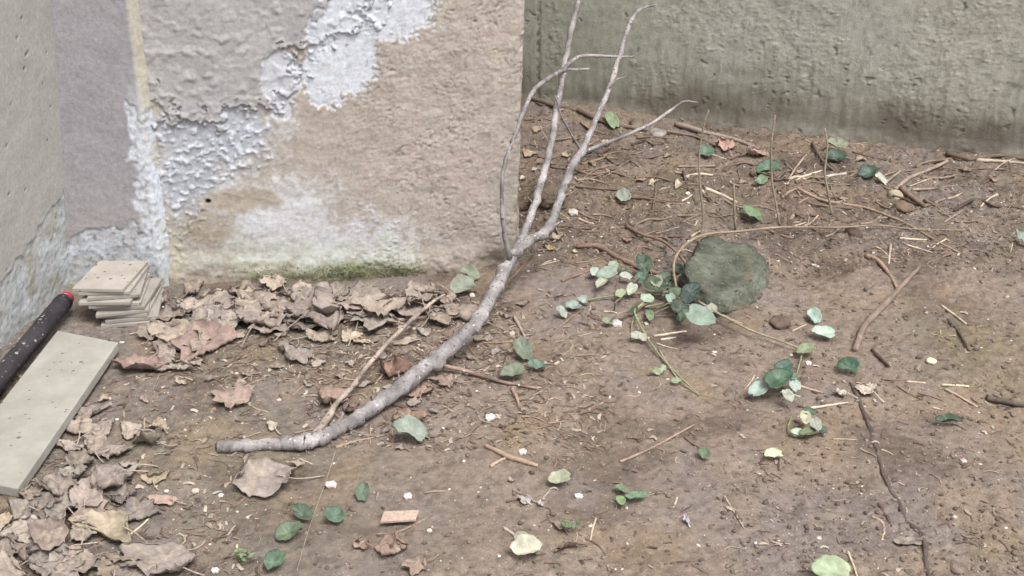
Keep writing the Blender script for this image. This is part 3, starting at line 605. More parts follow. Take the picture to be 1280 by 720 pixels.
limb_l = limb('limb', [(637, 322, 5.0, 3.13, 0), (632, 300, 4.2, 3.11, 0), (627, 262, 3.5, 3.10, 0), (629, 215, 3.4, 3.10, 0), (640, 178, 3.5, 3.12, 0), (652, 146, 3.5, 3.16, 0), (664, 118, 3.6, 3.24, 0), (677, 104, 4.0, 3.38, 0), (694, 93, 3.6, 3.58, 0), (703, 88, 3.4, 3.78, 0)], 8, 5, 17, knots=.25)
limb('side_twig', [(725, 191, 3.4, 3.56, 0), (752, 181, 3.2, 3.6, 0), (785, 168, 3.0, 3.66, 0), (815, 154, 2.8, 3.72, 0), (840, 137, 2.6, 3.78, 0), (855, 127, 2.2, 3.82, 0), (872, 128, 1.2, 3.86, 0)], 8, 5, 19, knots=.25).parent = limb_r
limb('side_twig', [(703, 90, 3.6, 3.79, 0), (713, 78, 3.3, 3.81, 0), (728, 70, 2.9, 3.84, 0), (752, 70, 2.6, 3.87, 0), (775, 71, 2.3, 3.9, 0), (792, 71, 1.4, 3.92, 0)], 8, 5, 23, knots=.25).parent = limb_m
limb('side_twig', [(706, 87, 2.8, 3.8, 0), (720, 87, 2.2, 3.81, 0), (737, 86, 1.6, 3.83, 0)], 7, 5, 29, knots=.2).parent = limb_m
limb('side_twig', [(725, 186, 2.2, 3.56, 0), (714, 168, 1.8, 3.52, 0), (703, 148, 1.5, 3.48, 0), (694, 120, 1.2, 3.44, 0)], 6, 5, 31, knots=.2).parent = limb_r
limb('side_twig', [(690, 284, 3.0, 3.29, 0), (703, 276, 1.8, 3.31, 0)], 6, 4, 33).parent = limb_r
limb('side_branch', [(392, 545, 6.5, None, .006), (406, 528, 6.2, None, .012), (422, 503, 3.8, None, .02), (440, 484, 3.5, None, .025), (460, 457, 3.4, None, .03), (490, 423, 3.3, None, .035), (517, 398, 3.0, None, .035), (540, 378, 2.4, None, .03), (556, 368, 1.6, None, .028)], 9, 6, 37, c=(168, 154, 144))
limb('side_twig', [(549, 456, 3.6, None, .02), (587, 465, 3.2, None, .008), (627, 477, 2.6, None, .003), (674, 486, 1.8, None, .002)], 7, 5, 39, c=(150, 128, 116)).parent = stem_o
limb('side_twig', [(617, 366, 3.0, None, .06), (640, 346, 2.4, None, .045), (666, 320, 2.0, None, .04)], 7, 5, 41, c=(138, 116, 102)).parent = stem_o
for pts in ([(505, 481, 1.8, None, .03), (498, 468, 1.3, None, .05), (502, 452, .9, None, .06)], [(432, 532, 1.9, None, .02), (447, 541, 1.3, None, .012), (470, 546, .9, None, .004)], [(598, 400, 1.7, None, .07), (612, 404, 1.2, None, .05), (630, 416, .8, None, .02)], [(688, 180, 1.6, 3.58, 0), (680, 168, 1.1, 3.6, 0), (672, 152, .8, 3.62, 0)], [(761, 112, 1.5, 3.78, 0), (770, 100, 1.0, 3.8, 0), (782, 96, .7, 3.82, 0)], [(705, 232, 1.9, 3.43, 0), (716, 228, 1.3, 3.42, 0)], [(668, 257, 1.8, 3.35, 0), (660, 246, 1.0, 3.34, 0)]):
    limb('side_twig', pts, 6, 5, 43 + len(pts) + pts[0][0], c=(150, 138, 132)).parent = {505: stem_o, 432: stem_o, 598: stem_o, 688: limb_m, 761: limb_r, 705: limb_r, 668: limb_m}[pts[0][0]]
limb('knot', [(306, 362 + 187, 3, None, .012), (304, 545, 2.2, None, .018)], 6, 3, 42).parent = stem_o

# ------------------------------------------------------------------ tile stack, board, pole
def slab(name, corners, z0, th, c, bevel, mat, label, cat, group=None, seed=0, cuts=10):
    import bmesh
    bm = bmesh.new(); vs_ = [bm.verts.new((*q, z0)) for q in corners] + [bm.verts.new((*q, z0 + th)) for q in corners]
    for f in ((3, 2, 1, 0), (4, 5, 6, 7), (0, 1, 5, 4), (1, 2, 6, 5), (2, 3, 7, 6), (3, 0, 4, 7)): bm.faces.new([vs_[i] for i in f])
    bmesh.ops.bevel(bm, geom=bm.edges[:], offset=bevel, segments=2, affect='EDGES', profile=0.6)
    for v in bm.verts:
        nn = mnoise.noise_vector(Vector(v.co) * 14 + Vector((seed, 0, 0))); v.co += nn * bevel * 0.35
    V = np.array([v.co[:] for v in bm.verts]); bm.verts.index_update(); F = [tuple(v.index for v in f.verts) for f in bm.faces]; bm.free()
    o = mesh_obj(name, V, F, vcol(V, c, .08, 8, seed), mat, None, (V[:, 0].mean(), V[:, 1].mean(), z0), smooth=False); tag(o, label, cat, group); return o
gz = float(hz(*flat(150, 400)[:2])) + 0.001
base_c = flat(143, 397, 0.03)[:2]
tiles = [(.014, -.006, 9), (.020, .000, 13), (.006, .003, 5), (-.002, -.006, 14), (.004, .006, 3), (-.014, .000, 10), (-.024, -.010, 2), (-.016, .002, 11), (-.026, .006, 2), (-.034, .002, -2)]
TW, TD, TT = 0.132, 0.180, 0.0095; zt = gz
tlab = ['lowest of the stacked beige tiles beside the pilaster', None, None, None, None, None, None, None, 'second tile from the top of the beige stack', 'topmost beige tile of the stack, dotted with dirt crumbs']
for i, (dx, dy, rot) in enumerate(tiles):
    a = math.radians(rot); w_ = TW * (1 + .01 * math.sin(i * 2.1)); cs = []
    cx, cy = base_c[0] + dx, base_c[1] + 0.10 + dy
    for u, v in ((-.5, -.5), (.5, -.5), (.5, .5), (-.5, .5)):
        sk = 0.012 * (v + .5)
        cs.append((cx + u * w_ * math.cos(a) - v * TD * math.sin(a) + sk, cy + u * w_ * math.sin(a) + v * TD * math.cos(a)))
    slab('stacked_tile', cs, zt, TT, [(174, 168, 160), (164, 158, 151), (180, 174, 166)][i % 3] if i < 8 else (180, 173, 164), 0.0014, M_TILE,
         tlab[i] or ['', 'second', 'third', 'fourth', 'fifth', 'sixth', 'seventh', 'eighth'][i] + ' tile from the bottom of the beige stack', 'tile', 'tiles in the stack by the pilaster', i); zt += TT + 0.0012
    z_top = zt
bz = float(np.max(hz(np.linspace(-1.5, -.75, 12), np.linspace(2.0, 2.8, 12)))) + 0.004
bt = 0.022
cor = [flat(q[0], q[1], bz + bt)[:2] for q in ((22, 611), (148, 428), (72, 413), (-70, 594))]
board = slab('board', cor, bz, bt, (172, 169, 161), 0.002, M_TILE, 'flat grey-beige board lying beside the black pole', 'board', seed=4)
pole = empty('wrapped_pole', gp(40, 425)); tag(pole, 'black speckled pole with a red end lying along the side wall', 'pole')
pr = 11.5 * px_size(gp(40, 425))
p_a = np.array([*flat(80, 377, 0.05)[:2], 0.05]); p_b = np.array([*flat(0, 476, 0.035)[:2], 0.035]); pdn = (p_b - p_a) / np.linalg.norm(p_b - p_a)
PT = [p_a + pdn * t for t in np.linspace(0, 1.5, 31)]
for q in PT: q[2] = max(0.05 - 0.02 * np.linalg.norm(q - p_a), float(hz(q[0], q[1])) + pr)
V, F = tube(PT, [pr * (1 + .03 * math.sin(i * 2.3)) for i in range(31)], 16, 3, 2, .05); shaft = mesh_obj('shaft', V, F, vcol(V, (58, 54, 58), .25, 20), M_PIPE, pole, np.array(pole.location))
V, F = tube([p_a - pdn * 0.028, p_a - pdn * 0.022, p_a - pdn * .004, p_a + pdn * 0.006], [pr * .55, pr * .8, pr * .9, pr * .95], 16, 3, 3, .04); mesh_obj('red_end', V, F, lin((196, 62, 78)), M_PIPE, pole, np.array(pole.location))
for t in (0.012, .42, .8):
    V, F = tube([p_a + pdn * t, p_a + pdn * (t + .012)], [pr * 1.06, pr * 1.06], 16, 2, 4, .03); mesh_obj('tape_band', V, F, lin((44, 42, 46)), M_PIPE, pole, np.array(pole.location)).parent = shaft

# ------------------------------------------------------------------ mossy stone, pebbles and clods
o = lump('mossy_stone', 904, 354, 106, 118, (104, 108, 95), 'large grey-green mossy stone half sunk in the soil', 'stone', seed=5, sub=5, rough_=.16, sink=.46, mat=M_ROCK, hgt=.082, yaw=-0.30)
lump('soil_clod', 684, 256, 40, 28, (112, 100, 88), 'rounded brown clod behind the wall corner, between the limbs', 'clod', seed=8, sub=4, rough_=.3, sink=.35, mat=M_SOIL)
lump('pebble', 1119, 246, 18, 13, (186, 176, 152), 'smooth pale rounded pebble under crossed twigs', 'pebble', seed=2, rough_=.1)
lump('clod', 1067, 292, 22, 16, (98, 84, 76), 'dark brown clod beside the long runner', 'clod', seed=12, rough_=.3)
lump('clod', 975, 407, 24, 18, (118, 102, 92), 'dull brown clod near two pale round leaves', 'clod', seed=13, rough_=.25)
lump('clod', 1130, 262, 26, 14, (126, 108, 94), 'brown clod just below the pale pebble', 'clod', seed=14, rough_=.3)
lump('stone', 822, 168, 20, 13, (150, 146, 140), 'small grey stone by the foot of the concrete wall', 'stone', seed=15)
lump('stone', 795, 158, 18, 12, (120, 112, 100), 'brown stone wedged under the stick at the concrete wall', 'stone', seed=16)
lump('pebble', 1164, 453, 13, 9, (214, 206, 178), 'flat cream pebble on open soil', 'pebble', seed=17, rough_=.1)
lump('plaster_crumb', 770, 406, 15, 11, (228, 218, 214), 'white square plaster crumb beside the green vine', 'crumb', seed=18, sub=1, rough_=.2)
lump('plaster_crumb', 414, 608, 17, 11, (232, 206, 200), 'pinkish white crumb below the cut branch end', 'crumb', seed=19, sub=1, rough_=.2)
for px, py, w, s in [(245, 615, 11, 1), (269, 714, 11, 2), (537, 664, 8, 3), (510, 622, 13, 4), (653, 566, 12, 5), (613, 524, 15, 6), (723, 621, 11, 7), (208, 615, 7, 8), (808, 405, 7, 9), (1010, 455, 8, 10), (1204, 578, 9, 12), (276, 620, 8, 13), (860, 243, 8, 14), (590, 370, 8, 15), (716, 267, 15, 16), (640, 418, 9, 17)]:
    lump('pale_crumb', px, py, w, w * .75, RNG.choice([(226, 218, 210), (214, 200, 186), (232, 226, 220)]), 'small white plaster crumb ' + near_mark(px, py), 'crumb', 'plaster crumbs strewn over the soil', seed=20 + s, sub=1, rough_=.25)

# ------------------------------------------------------------------ dry leaves
BR = [(176, 165, 155), (168, 156, 147), (184, 173, 161), (174, 160, 151), (152, 141, 132), (190, 178, 160)]
WALLG = ('crumpled brown dry leaf in the drift at the foot of the plaster wall', 'dry leaves drifted against the plaster wall')
LEFTG = ('curled brown dry leaf in the heap beside the end of the board', 'dry leaves heaped beside the board')
OPENG = ('brown dry leaf scrap lying on the soil around the branch', 'dry leaf scraps around the branch')
BACKG = ('withered leaf in the litter behind the wall corner', 'withered leaves behind the wall corner')
for i, (px, py, w, c, asp, lift) in enumerate([
        (370, 366, 46, 0, .9, .03), (322, 372, 44, 1, .8, .02), (345, 352, 30, 2, .9, .02), (328, 395, 70, 3, .9, .012), (364, 393, 50, 0, .8, .022), (405, 390, 92, 1, .8, .028), (434, 374, 48, 3, .9, .035), (487, 380, 62, 0, .85, .03),
        (515, 367, 50, 2, .9, .045), (536, 360, 42, 3, .8, .04), (460, 388, 50, 1, .8, .02), (397, 423, 32, 2, .9, .004), (368, 443, 44, 1, 1, .003), (438, 424, 26, 5, .8, .003), (453, 428, 20, 5, .8, .003),
        (250, 400, 50, 4, .9, .01), (285, 388, 40, 3, .8, .012), (300, 365, 36, 4, .9, .01), (222, 420, 62, 2, .8, .008), (206, 440, 40, 3, .8, .003), (215, 395, 44, 1, .8, .012), (555, 372, 40, 1, .8, .02), (575, 392, 46, 4, .9, .006), (420, 365, 34, 4, .8, .02), (240, 365, 36, 4, .8, .006), (545, 395, 44, 4, .9, .012), (240, 418, 60, 0, .9, .004), (275, 405, 54, 2, .8, .006), (300, 395, 60, 1, .9, .004), (345, 380, 60, 4, .9, .004), (385, 372, 54, 2, .9, .006), (380, 405, 56, 4, .9, .003), (420, 400, 50, 0, .9, .006), (450, 370, 52, 4, .9, .008), (475, 395, 56, 2, .9, .006), (510, 385, 52, 1, .9, .01), (232, 385, 46, 2, .9, .003), (265, 375, 44, 1, .9, .003), (310, 380, 50, 5, .9, .008), (195, 415, 50, 4, .9, .003), (215, 460, 44, 0, .9, .003), (340, 410, 44, 3, .9, .003)]):
    leaf('dry_leaf', px, py, w * 1.65, BR[c], 'palm' if i % 3 else 'broad', crumple=1.15, curl=.45 if i < 26 else .25, asp=asp, lift=lift, label=f'{size_word(w)} {tint(BR[c])} crumpled leaf in the drift {near_mark(px, py)}', group=WALLG[1], seed=100 + i)
for i, (px, py, w, c, asp, lift) in enumerate([
        (101, 540, 44, 2, .8, .006), (117, 563, 44, 0, .8, .01), (141, 566, 36, 4, .7, .008), (100, 580, 50, 4, .8, .006), (134, 600, 66, 3, .8, .02), (72, 606, 54, 1, .8, .022), (112, 614, 64, 3, .8, .028), (90, 590, 44, 2, .7, .03), (24, 640, 52, 0, .8, .015),
        (60, 660, 60, 3, .9, .03), (4, 655, 40, 5, .9, .01), (25, 686, 50, 4, .9, .008), (85, 692, 40, 2, .8, .01), (75, 632, 50, 0, .7, .034), (40, 615, 44, 4, .8, .012), (105, 660, 44, 2, .8, .018), (48, 700, 44, 4, .8, .006), (110, 645, 44, 1, .8, .02), (5, 690, 50, 1, .8, .006), (150, 625, 40, 4, .8, .005), (12, 712, 54, 2, .8, .01), (85, 560, 36, 3, .7, .006), (125, 545, 50, 1, .9, .004), (160, 590, 50, 0, .9, .003), (60, 640, 60, 4, .9, .006), (100, 700, 60, 0, .9, .004), (130, 640, 50, 4, .9, .006), (30, 665, 60, 2, .9, .01), (170, 645, 44, 4, .9, .003), (70, 715, 56, 3, .9, .006), (170, 715, 54, 4, .9, .003), (110, 520, 34, 4, .9, .003), (160, 540, 36, 2, .9, .003)]):
    leaf('dry_leaf', px, py, w * 1.5, BR[c], 'palm' if i % 3 else 'broad', crumple=1.15, curl=.55 if i < 22 else .3, asp=asp, lift=lift, label=f'{size_word(w)} {tint(BR[c])} curled heap leaf {near_mark(px, py)}', group=LEFTG[1], seed=200 + i)
single = [  # (px, py, width, colour, kind, crumple, curl, yaw, aspect, lift, label)
    (326, 598, 104, (176, 163, 152), 'broad', .9, .5, 80, .9, .004, 'large pale brown leaf with scalloped edge under the cut branch end'),
    (266, 430, 86, (172, 152, 144), 'palm', .9, .7, 160, .9, .006, 'broad pinkish brown leaf with a pointed tip beside the tan soil patch'),
    (293, 500, 58, (172, 152, 140), 'palm', .9, .6, 190, .9, .003, 'three-lobed brown leaf lying apart on grey soil'),
    (180, 460, 70, (176, 150, 140), 'broad', .7, .7, 100, .8, .004, 'reddish dry leaf near the upper corner of the board'),
    (137, 664, 90, (184, 172, 150), 'broad', .85, .5, 80, .8, .012, 'large yellowish leaf with pale crinkled edge at the heap'),
    (204, 704, 100, (172, 159, 149), 'broad', .9, .4, 60, .85, .006, 'wide flat brown leaf at the outer end of the leaf heap'),
    (150, 708, 80, (164, 150, 136), 'broad', .7, .5, 0, .8, .003, 'dull grey-brown leaf under the wide flat one'),
    (182, 552, 66, (170, 158, 142), 'broad', 1.1, 1.1, 60, .5, .004, 'narrow rolled leaf with ragged dark edge near the heap'),
    (197, 530, 34, (182, 166, 146), 'broad', .8, .6, 50, .8, .012, 'small tan leaf tip above the rolled leaf'),
    (194, 598, 38, (176, 164, 146), 'palm', .8, .7, 0, .9, .003, 'small crinkled pale leaf alone right of the heap'),
    (206, 627, 46, (184, 162, 152), 'broad', .4, .4, 70, .6, .003, 'flat pinkish triangular leaf piece near white crumb'),
    (182, 350, 44, (158, 142, 130), 'broad', 1.2, 1.2, 30, .8, .05, 'curled leaf standing behind the tile stack'),
    (200, 376, 44, (162, 146, 138), 'palm', 1.2, 1.1, 60, .8, .015, 'dark curled leaf between tile stack and plaster wall'),
    (509, 427, 34, (196, 178, 162), 'broad', .4, .5, 110, .6, .003, 'pale folded leaf above the thin side branch'),
    (487, 467, 66, (146, 118, 106), 'broad', .9, .9, 70, .6, .004, 'dark reddish rolled leaf between the two stems'),
    (413, 503, 56, (160, 138, 126), 'palm', 1.1, 1.0, 10, .8, .004, 'crumpled brown leaf tucked by the branch fork'),
    (440, 514, 44, (150, 134, 128), 'palm', 1.1, 1.0, 70, .8, .004, 'grey-brown leaf pressed against the main stem'),
    (510, 525, 52, (158, 138, 122), 'broad', .9, .8, 80, .8, .003, 'rounded brown leaf below the stem with a dark twig'),
    (525, 490, 50, (164, 142, 130), 'palm', 1.0, .7, 15, .8, .003, 'brown leaf half hidden along the underside of the stem'),
    (560, 480, 36, (160, 140, 128), 'palm', 1.0, .7, 95, .8, .003, 'brown leaf scrap where the side twig leaves the stem'),
    (451, 682, 50, (166, 142, 126), 'broad', .8, .7, 60, .5, .003, 'narrow brown leaf strip beside the flat bark chip'),
    (497, 684, 60, (168, 146, 132), 'palm', .9, .7, 200, .8, .003, 'torn brown leaf under the flat bark chip'),
    (524, 706, 48, (162, 142, 128), 'palm', .9, .7, 120, .7, .003, 'torn dry leaf lying below the bark chip'),
    (370, 577, 28, (190, 176, 160), 'broad', .5, .7, 100, .6, .014, 'pale leaf flap under the branch near the knot'),
    (341, 534, 28, (198, 190, 176), 'broad', .7, .7, 30, .7, .003, 'whitish leaf scrap above the cut branch end'),
    (313, 467, 30, (158, 140, 130), 'palm', .9, .6, 30, .9, .003, 'small brown leaf at the edge of the tan patch'),
    (697, 297, 30, (214, 198, 176), 'broad', .8, .9, 140, .7, .006, 'cream curled leaf right of the branch fork'),
    (686, 310, 26, (190, 168, 136), 'broad', 1.0, 1.0, 60, .5, .004, 'tan split leaf just below the right limb'),
    (908, 182, 42, (188, 158, 146), 'palm', 1.0, .8, 10, .7, .012, 'pinkish withered leaf under the bark stick at the wall'),
    (941, 193, 44, (180, 152, 140), 'broad', 1.0, .9, 80, .6, .010, 'pink-brown rolled leaf at the end of the bark stick'),
    (1137, 678, 40, (142, 132, 122), 'oval', .4, .5, 95, .6, .003, 'grey slender leaf beside the buried root'),
    (708, 684, 40, (132, 112, 100), 'broad', .9, 1.1, 100, .5, .003, 'brown rolled leaf on open soil near pale scraps'),
    (1085, 489, 38, (206, 196, 184), 'palm', 1.2, .8, 30, .8, .004, 'papery whitish withered leaf at the end of the root'),
    (655, 626, 26, (206, 198, 190), 'palm', 1.2, .8, 30, .6, .003, 'papery white shred left of the very pale leaf'),
    (676, 630, 20, (200, 190, 190), 'broad', 1.1, .8, 150, .6, .003, 'papery lilac-white shred below the very pale leaf'),
    (858, 652, 22, (206, 200, 208), 'broad', 1.1, .9, 10, .5, .003, 'thin lilac-white scrap on the mud beyond the seedling'),
    (700, 660, 26, (150, 134, 124), 'broad', 1.1, .8, 40, .7, .003, 'dull brown shred beside the tiny weed'),
    (1054, 494, 26, (198, 188, 176), 'palm', 1.1, .8, 80, .8, .003, 'papery pale leaf scrap under the dark green leaf'),
]
for i, (px, py, w, c, kind, cr_, cu_, yaw, asp, lift, lab) in enumerate(single):
    leaf('dry_leaf', px, py, w * (1.35 if w > 50 else 1.15), c, kind, cr_, cu_, 0, yaw, asp, lift, label=lab, seed=300 + i)
for i, (px, py, w) in enumerate([(395, 395, 30), (470, 425, 26), (330, 430, 26), (600, 425, 30), (560, 430, 28), (620, 440, 26), (590, 450, 24), (540, 515, 22), (480, 540, 20), (605, 405, 30), (635, 395, 24), (655, 380, 22), (300, 480, 26), (240, 455, 34), (260, 475, 28), (345, 460, 24),
                                 (230, 480, 22), (385, 480, 24), (460, 480, 26), (180, 500, 22), (130, 500, 20), (530, 545, 20), (500, 560, 18), (440, 455, 20), (560, 405, 28), (640, 600, 18), (670, 690, 22), (655, 425, 20), (700, 370, 20), (470, 500, 30), (495, 485, 34), (450, 520, 28), (535, 470, 32), (520, 505, 30), (425, 470, 26), (480, 445, 28), (440, 400, 30), (610, 425, 26), (575, 445, 30), (400, 455, 26), (530, 415, 30), (355, 420, 30), (300, 420, 34)]):
    cl = RNG.choice(BR); leaf('dry_leaf_scrap', px, py, w, cl, RNG.choice(('palm', 'broad')), 1.0, .8, 0, None, RNG.uniform(.6, .9), .003, label=f'{size_word(w)} {tint(cl)} leaf scrap {near_mark(px, py)}', group=OPENG[1], seed=400 + i, nr=5, ns=24, stalk=False)
for i, (px, py, w, c) in enumerate([(661, 195, 26, (186, 170, 152)), (706, 194, 20, (208, 196, 172)), (654, 224, 18, (214, 206, 196)), (671, 213, 18, (206, 210, 206)), (817, 228, 20, (212, 202, 180)), (850, 231, 24, (196, 182, 162)), (799, 226, 18, (186, 158, 140)), (783, 300, 22, (168, 140, 128)),
                                    (760, 215, 18, (170, 150, 132)), (725, 235, 18, (196, 188, 178)), (668, 240, 18, (160, 146, 128)), (690, 205, 22, (150, 134, 120)), (740, 205, 18, (158, 140, 122)), (835, 195, 18, (176, 162, 144)), (720, 175, 22, (150, 136, 120)), (760, 180, 20, (186, 172, 150)), (670, 165, 24, (158, 144, 130)), (1000, 215, 20, (168, 150, 134)), (1075, 205, 20, (170, 154, 140)),
                                    (1205, 215, 22, (166, 148, 132)), (1240, 225, 20, (160, 140, 124)), (930, 230, 20, (168, 152, 134)), (735, 160, 22, (150, 136, 118)), (1110, 200, 18, (172, 156, 142)), (716, 315, 16, (216, 210, 164))]):
    leaf('withered_leaf', px, py, w, c, RNG.choice(('palm', 'broad')), 1.0, .8, 0, None, .8, .004, label=f'{size_word(w)} {tint(c)} withered leaf {near_mark(px, py)}', group=BACKG[1] if px < 900 else 'withered leaves along the concrete wall', seed=500 + i, nr=5, ns=24, stalk=False)
# flat bark chip
q = gp(500, 654); s_ = px_size(q); slab('bark_chip', [(q[0] - 23 * s_, q[1] - .02), (q[0] + 20 * s_, q[1] - .012), (q[0] + 23 * s_, q[1] + .02), (q[0] - 20 * s_, q[1] + .016)], q[2] + .012, .006, (190, 168, 154), .0015, M_TWIG, 'flat pinkish bark chip lying on torn leaves', 'bark', seed=3)

# ------------------------------------------------------------------ green leaves
PALE, DARK, MID, SAGE, BLUE = (178, 200, 178), (74, 98, 82), (104, 132, 106), (136, 152, 130), (168, 198, 186)
GV = (196, 214, 190)
def gleaf(px, py, w, c, lab=None, kind='round', yaw=None, asp=.82, lift=.002, fold=.25, tilt=0, tdir=0, parent=None, name='green_leaf', seed=None, curl=.25, crumple=.5, group=None):
    g_ = sum(c) / 3; k_ = min(1, 190 / g_) * RNG.uniform(.86, 1.04); j_ = RNG.uniform(-.5, 1); c = tuple((g_ + (q - g_) * .85) * k_ * t_ for q, t_ in zip(c, (1 + .05 * j_, 1, 1 - .07 * j_))); return leaf(name, px, py, w * 1.14, c, kind, crumple, curl, fold, yaw, asp, lift, tilt, tdir, lab, 'leaf', group, parent, M_GREEN, 6, 30, False, seed, GV, .0008)
for px, py, w, c, yaw, lab in [(653, 447, 34, SAGE, 20, 'dull sage leaf, upper one of three by the side twig'), (642, 474, 34, SAGE, 100, 'dull sage leaf overlapping the end of the side twig'), (671, 463, 26, (122, 146, 118), 250, 'small sage leaf, outer one of three by the side twig'),
        (588, 349, 28, (142, 160, 142), 45, 'pale grey-green leaf on the drift beside the main stem'), (580, 369, 36, (150, 156, 134), 120, 'dusty olive leaf partly under the side branch'),
        (379, 650, 28, (92, 118, 96), 70, 'green leaf touching a long thin stalk'), (363, 673, 36, (96, 122, 99), 110, 'largest green leaf of the group on the thin stalk'), (418, 652, 28, (88, 122, 94), 260, 'dark green leaf right of the thin stalk'), (344, 709, 34, (84, 116, 96), 160, 'bright green leaf near the tiny weed'), (454, 621, 26, (110, 132, 108), 0, 'faded green leaf alone on the soil'),
        (515, 552, 44, (168, 178, 158), 80, 'pale green torn leaf below the stem'), (700, 606, 30, (198, 216, 200), 85, 'very pale smooth leaf with a thin stem'), (659, 696, 38, (190, 196, 186), 90, 'greyish pale leaf with white rim'), (653, 682, 24, (216, 212, 202), 60, 'whitish leaf scrap touching the greyish pale leaf'),
        (1017, 402, 24, BLUE, 10, 'smaller of two bluish pale round leaves'), (1029, 424, 30, BLUE, 80, 'larger of two bluish pale round leaves'), (1060, 467, 28, (82, 124, 98), 60, 'shiny dark green leaf on the papery scraps'), (967, 574, 24, (194, 206, 180), 100, 'pale ragged leaf alone on the soil'),
        (1185, 532, 30, (70, 108, 86), 85, 'dark green folded leaf alone on open soil'), (1039, 727, 50, (170, 190, 150), 80, 'light green leaf at the near edge of the soil'), (779, 252, 24, (176, 186, 168), 20, 'pale lobed leaf between branch and upright stems'), (882, 198, 22, (84, 122, 100), 80, 'dark green leaf behind an upright stem'),
        (960, 222, 34, (84, 118, 92), 100, 'deep green leaf at the foot of an upright stem'), (940, 277, 30, (116, 148, 110), 40, 'mid green leaf above the runner'), (952, 232, 20, (104, 140, 110), 140, 'small green leaf left of the deep green one'), (1045, 203, 28, (58, 84, 70), 80, 'dark green leaf standing by the concrete wall'), (1046, 188, 28, (138, 152, 136), 60, 'grey-green leaf standing behind the dark one'),
        (1087, 222, 30, (74, 102, 84), 100, 'dull dark leaf next to a white leaf tip'), (1101, 229, 18, (210, 218, 208), 60, 'white narrow leaf tip by crossed twigs'), (1277, 306, 26, (156, 176, 162), 20, 'pale grey-green leaf at the outer side of the litter'), (764, 160, 24, (126, 152, 122), 30, 'light green leaf on the stick behind the branch'),
        (702, 397, 20, (206, 220, 204), 20, 'white-green leaf, left one of a pair on twigs'), (716, 388, 22, (180, 202, 184), 120, 'green-tinged pale leaf, right one of a pair on twigs'), (880, 573, 20, (118, 140, 110), 30, 'small dull green leaf sunk in the soil')]:
    gleaf(px, py, w, c, lab, yaw=yaw, kind='round' if px != 1185 else 'oval', fold=.3 if px != 1185 else .7, curl=.35, tilt=RNG.uniform(14, 34), tdir=RNG.uniform(50, 130))
# three-leaved seedling
sd = empty('seedling', gp(783, 622)); tag(sd, 'small three-leaved green seedling on open soil', 'seedling')
for px, py, w, yaw in ((776, 612, 18, 30), (776, 627, 18, 190), (796, 622, 26, -85)): gleaf(px, py, w, (128, 166, 124), kind='oval', asp=1.1, yaw=yaw, lift=.01, parent=sd, name='leaf', fold=.15)
stick('stem', [(783, 624), (782, 618)], 1.0, (120, 150, 110), lift=[.0, .01], parent=sd)
def weed(px, py, n, spread, c, lab, seed):
    rr = random.Random(seed); e = empty('weed', gp(px, py)); tag(e, lab, 'weed')
    for i in range(n):
        a = rr.uniform(0, 6.28); d = spread * rr.uniform(.3, 1)
        qx, qy = px + math.cos(a) * d, py - abs(math.sin(a)) * d * .9 - 2
        stick('stem', [(px + rr.uniform(-2, 2), py), ((px + qx) / 2, (py + qy) / 2), (qx, qy)], .7, (128, 146, 104), lift=[0, .01, .018], parent=e, wob=0)
        for k in range(2): gleaf(qx + rr.uniform(-4, 4), qy + rr.uniform(-4, 4), rr.uniform(8, 12), c, kind='oval', lift=.016 + .004 * k, parent=e, name='leaf', asp=.8)
weed(300, 702, 6, 16, (132, 152, 112), 'tiny feathery green weed sprouting at the near soil', 1)
weed(713, 660, 4, 10, (118, 142, 100), 'tiny green weed beside a fine pale straw', 2)

# trailing vine with leaves by the mossy stone
vine = empty('trailing_vine', gp(845, 364)); tag(vine, 'trailing vine with thin stems and green leaves beside the mossy stone', 'vine')
VS = (158, 142, 122); VG = (146, 152, 120)
for pix, r, c, lift in [
        ([(1208, 288), (1140, 286), (1097, 283), (1050, 280), (978, 284), (927, 289), (877, 296), (850, 313), (842, 334), (846, 362)], [.7, .9, 1.1, 1.2, 1.4, 1.5, 1.6, 1.6, 1.6, 1.5], VS, [.003, .01, .012, .02, .03, .05, .07, .07, .05, .012]),
        ([(783, 283), (803, 293), (827, 301), (848, 318), (861, 337), (862, 355), (850, 363)], 2.2, (142, 120, 104), [.002, .008, .02, .035, .04, .03, .01]),
        ([(873, 377), (900, 393), (937, 413), (978, 427), (1005, 438)], 1.8, (166, 156, 130), [.02, .025, .02, .015, .004]),
        ([(850, 363), (820, 366), (780, 368), (727, 376)], 1.6, VG, [.012, .015, .012, .004]),
        ([(812, 374), (797, 385), (794, 393), (810, 424), (834, 455), (874, 494)], 1.7, VG, [.02, .02, .02, .012, .008, .003]),
        ([(847, 376), (822, 381), (806, 384)], 1.4, VG, .015), ([(823, 436), (845, 470), (868, 490)], 1.2, (176, 166, 146), .004), ([(757, 352), (748, 338), (742, 330)], 1.2, VG, .015),
        ([(757, 352), (762, 344), (766, 340)], 1.1, VG, .02), ([(797, 395), (790, 405), (790, 425)], 1.1, VG, .008), ([(1003, 440), (998, 460), (988, 490)], 1.2, VG, [.004, .02, .02]), ([(975, 490), (988, 492), (1000, 496)], 1.1, (196, 206, 190), .02)]:
    stick('stem', pix, r, c, lift=lift, parent=vine, n=5)
rv = random.Random(77)
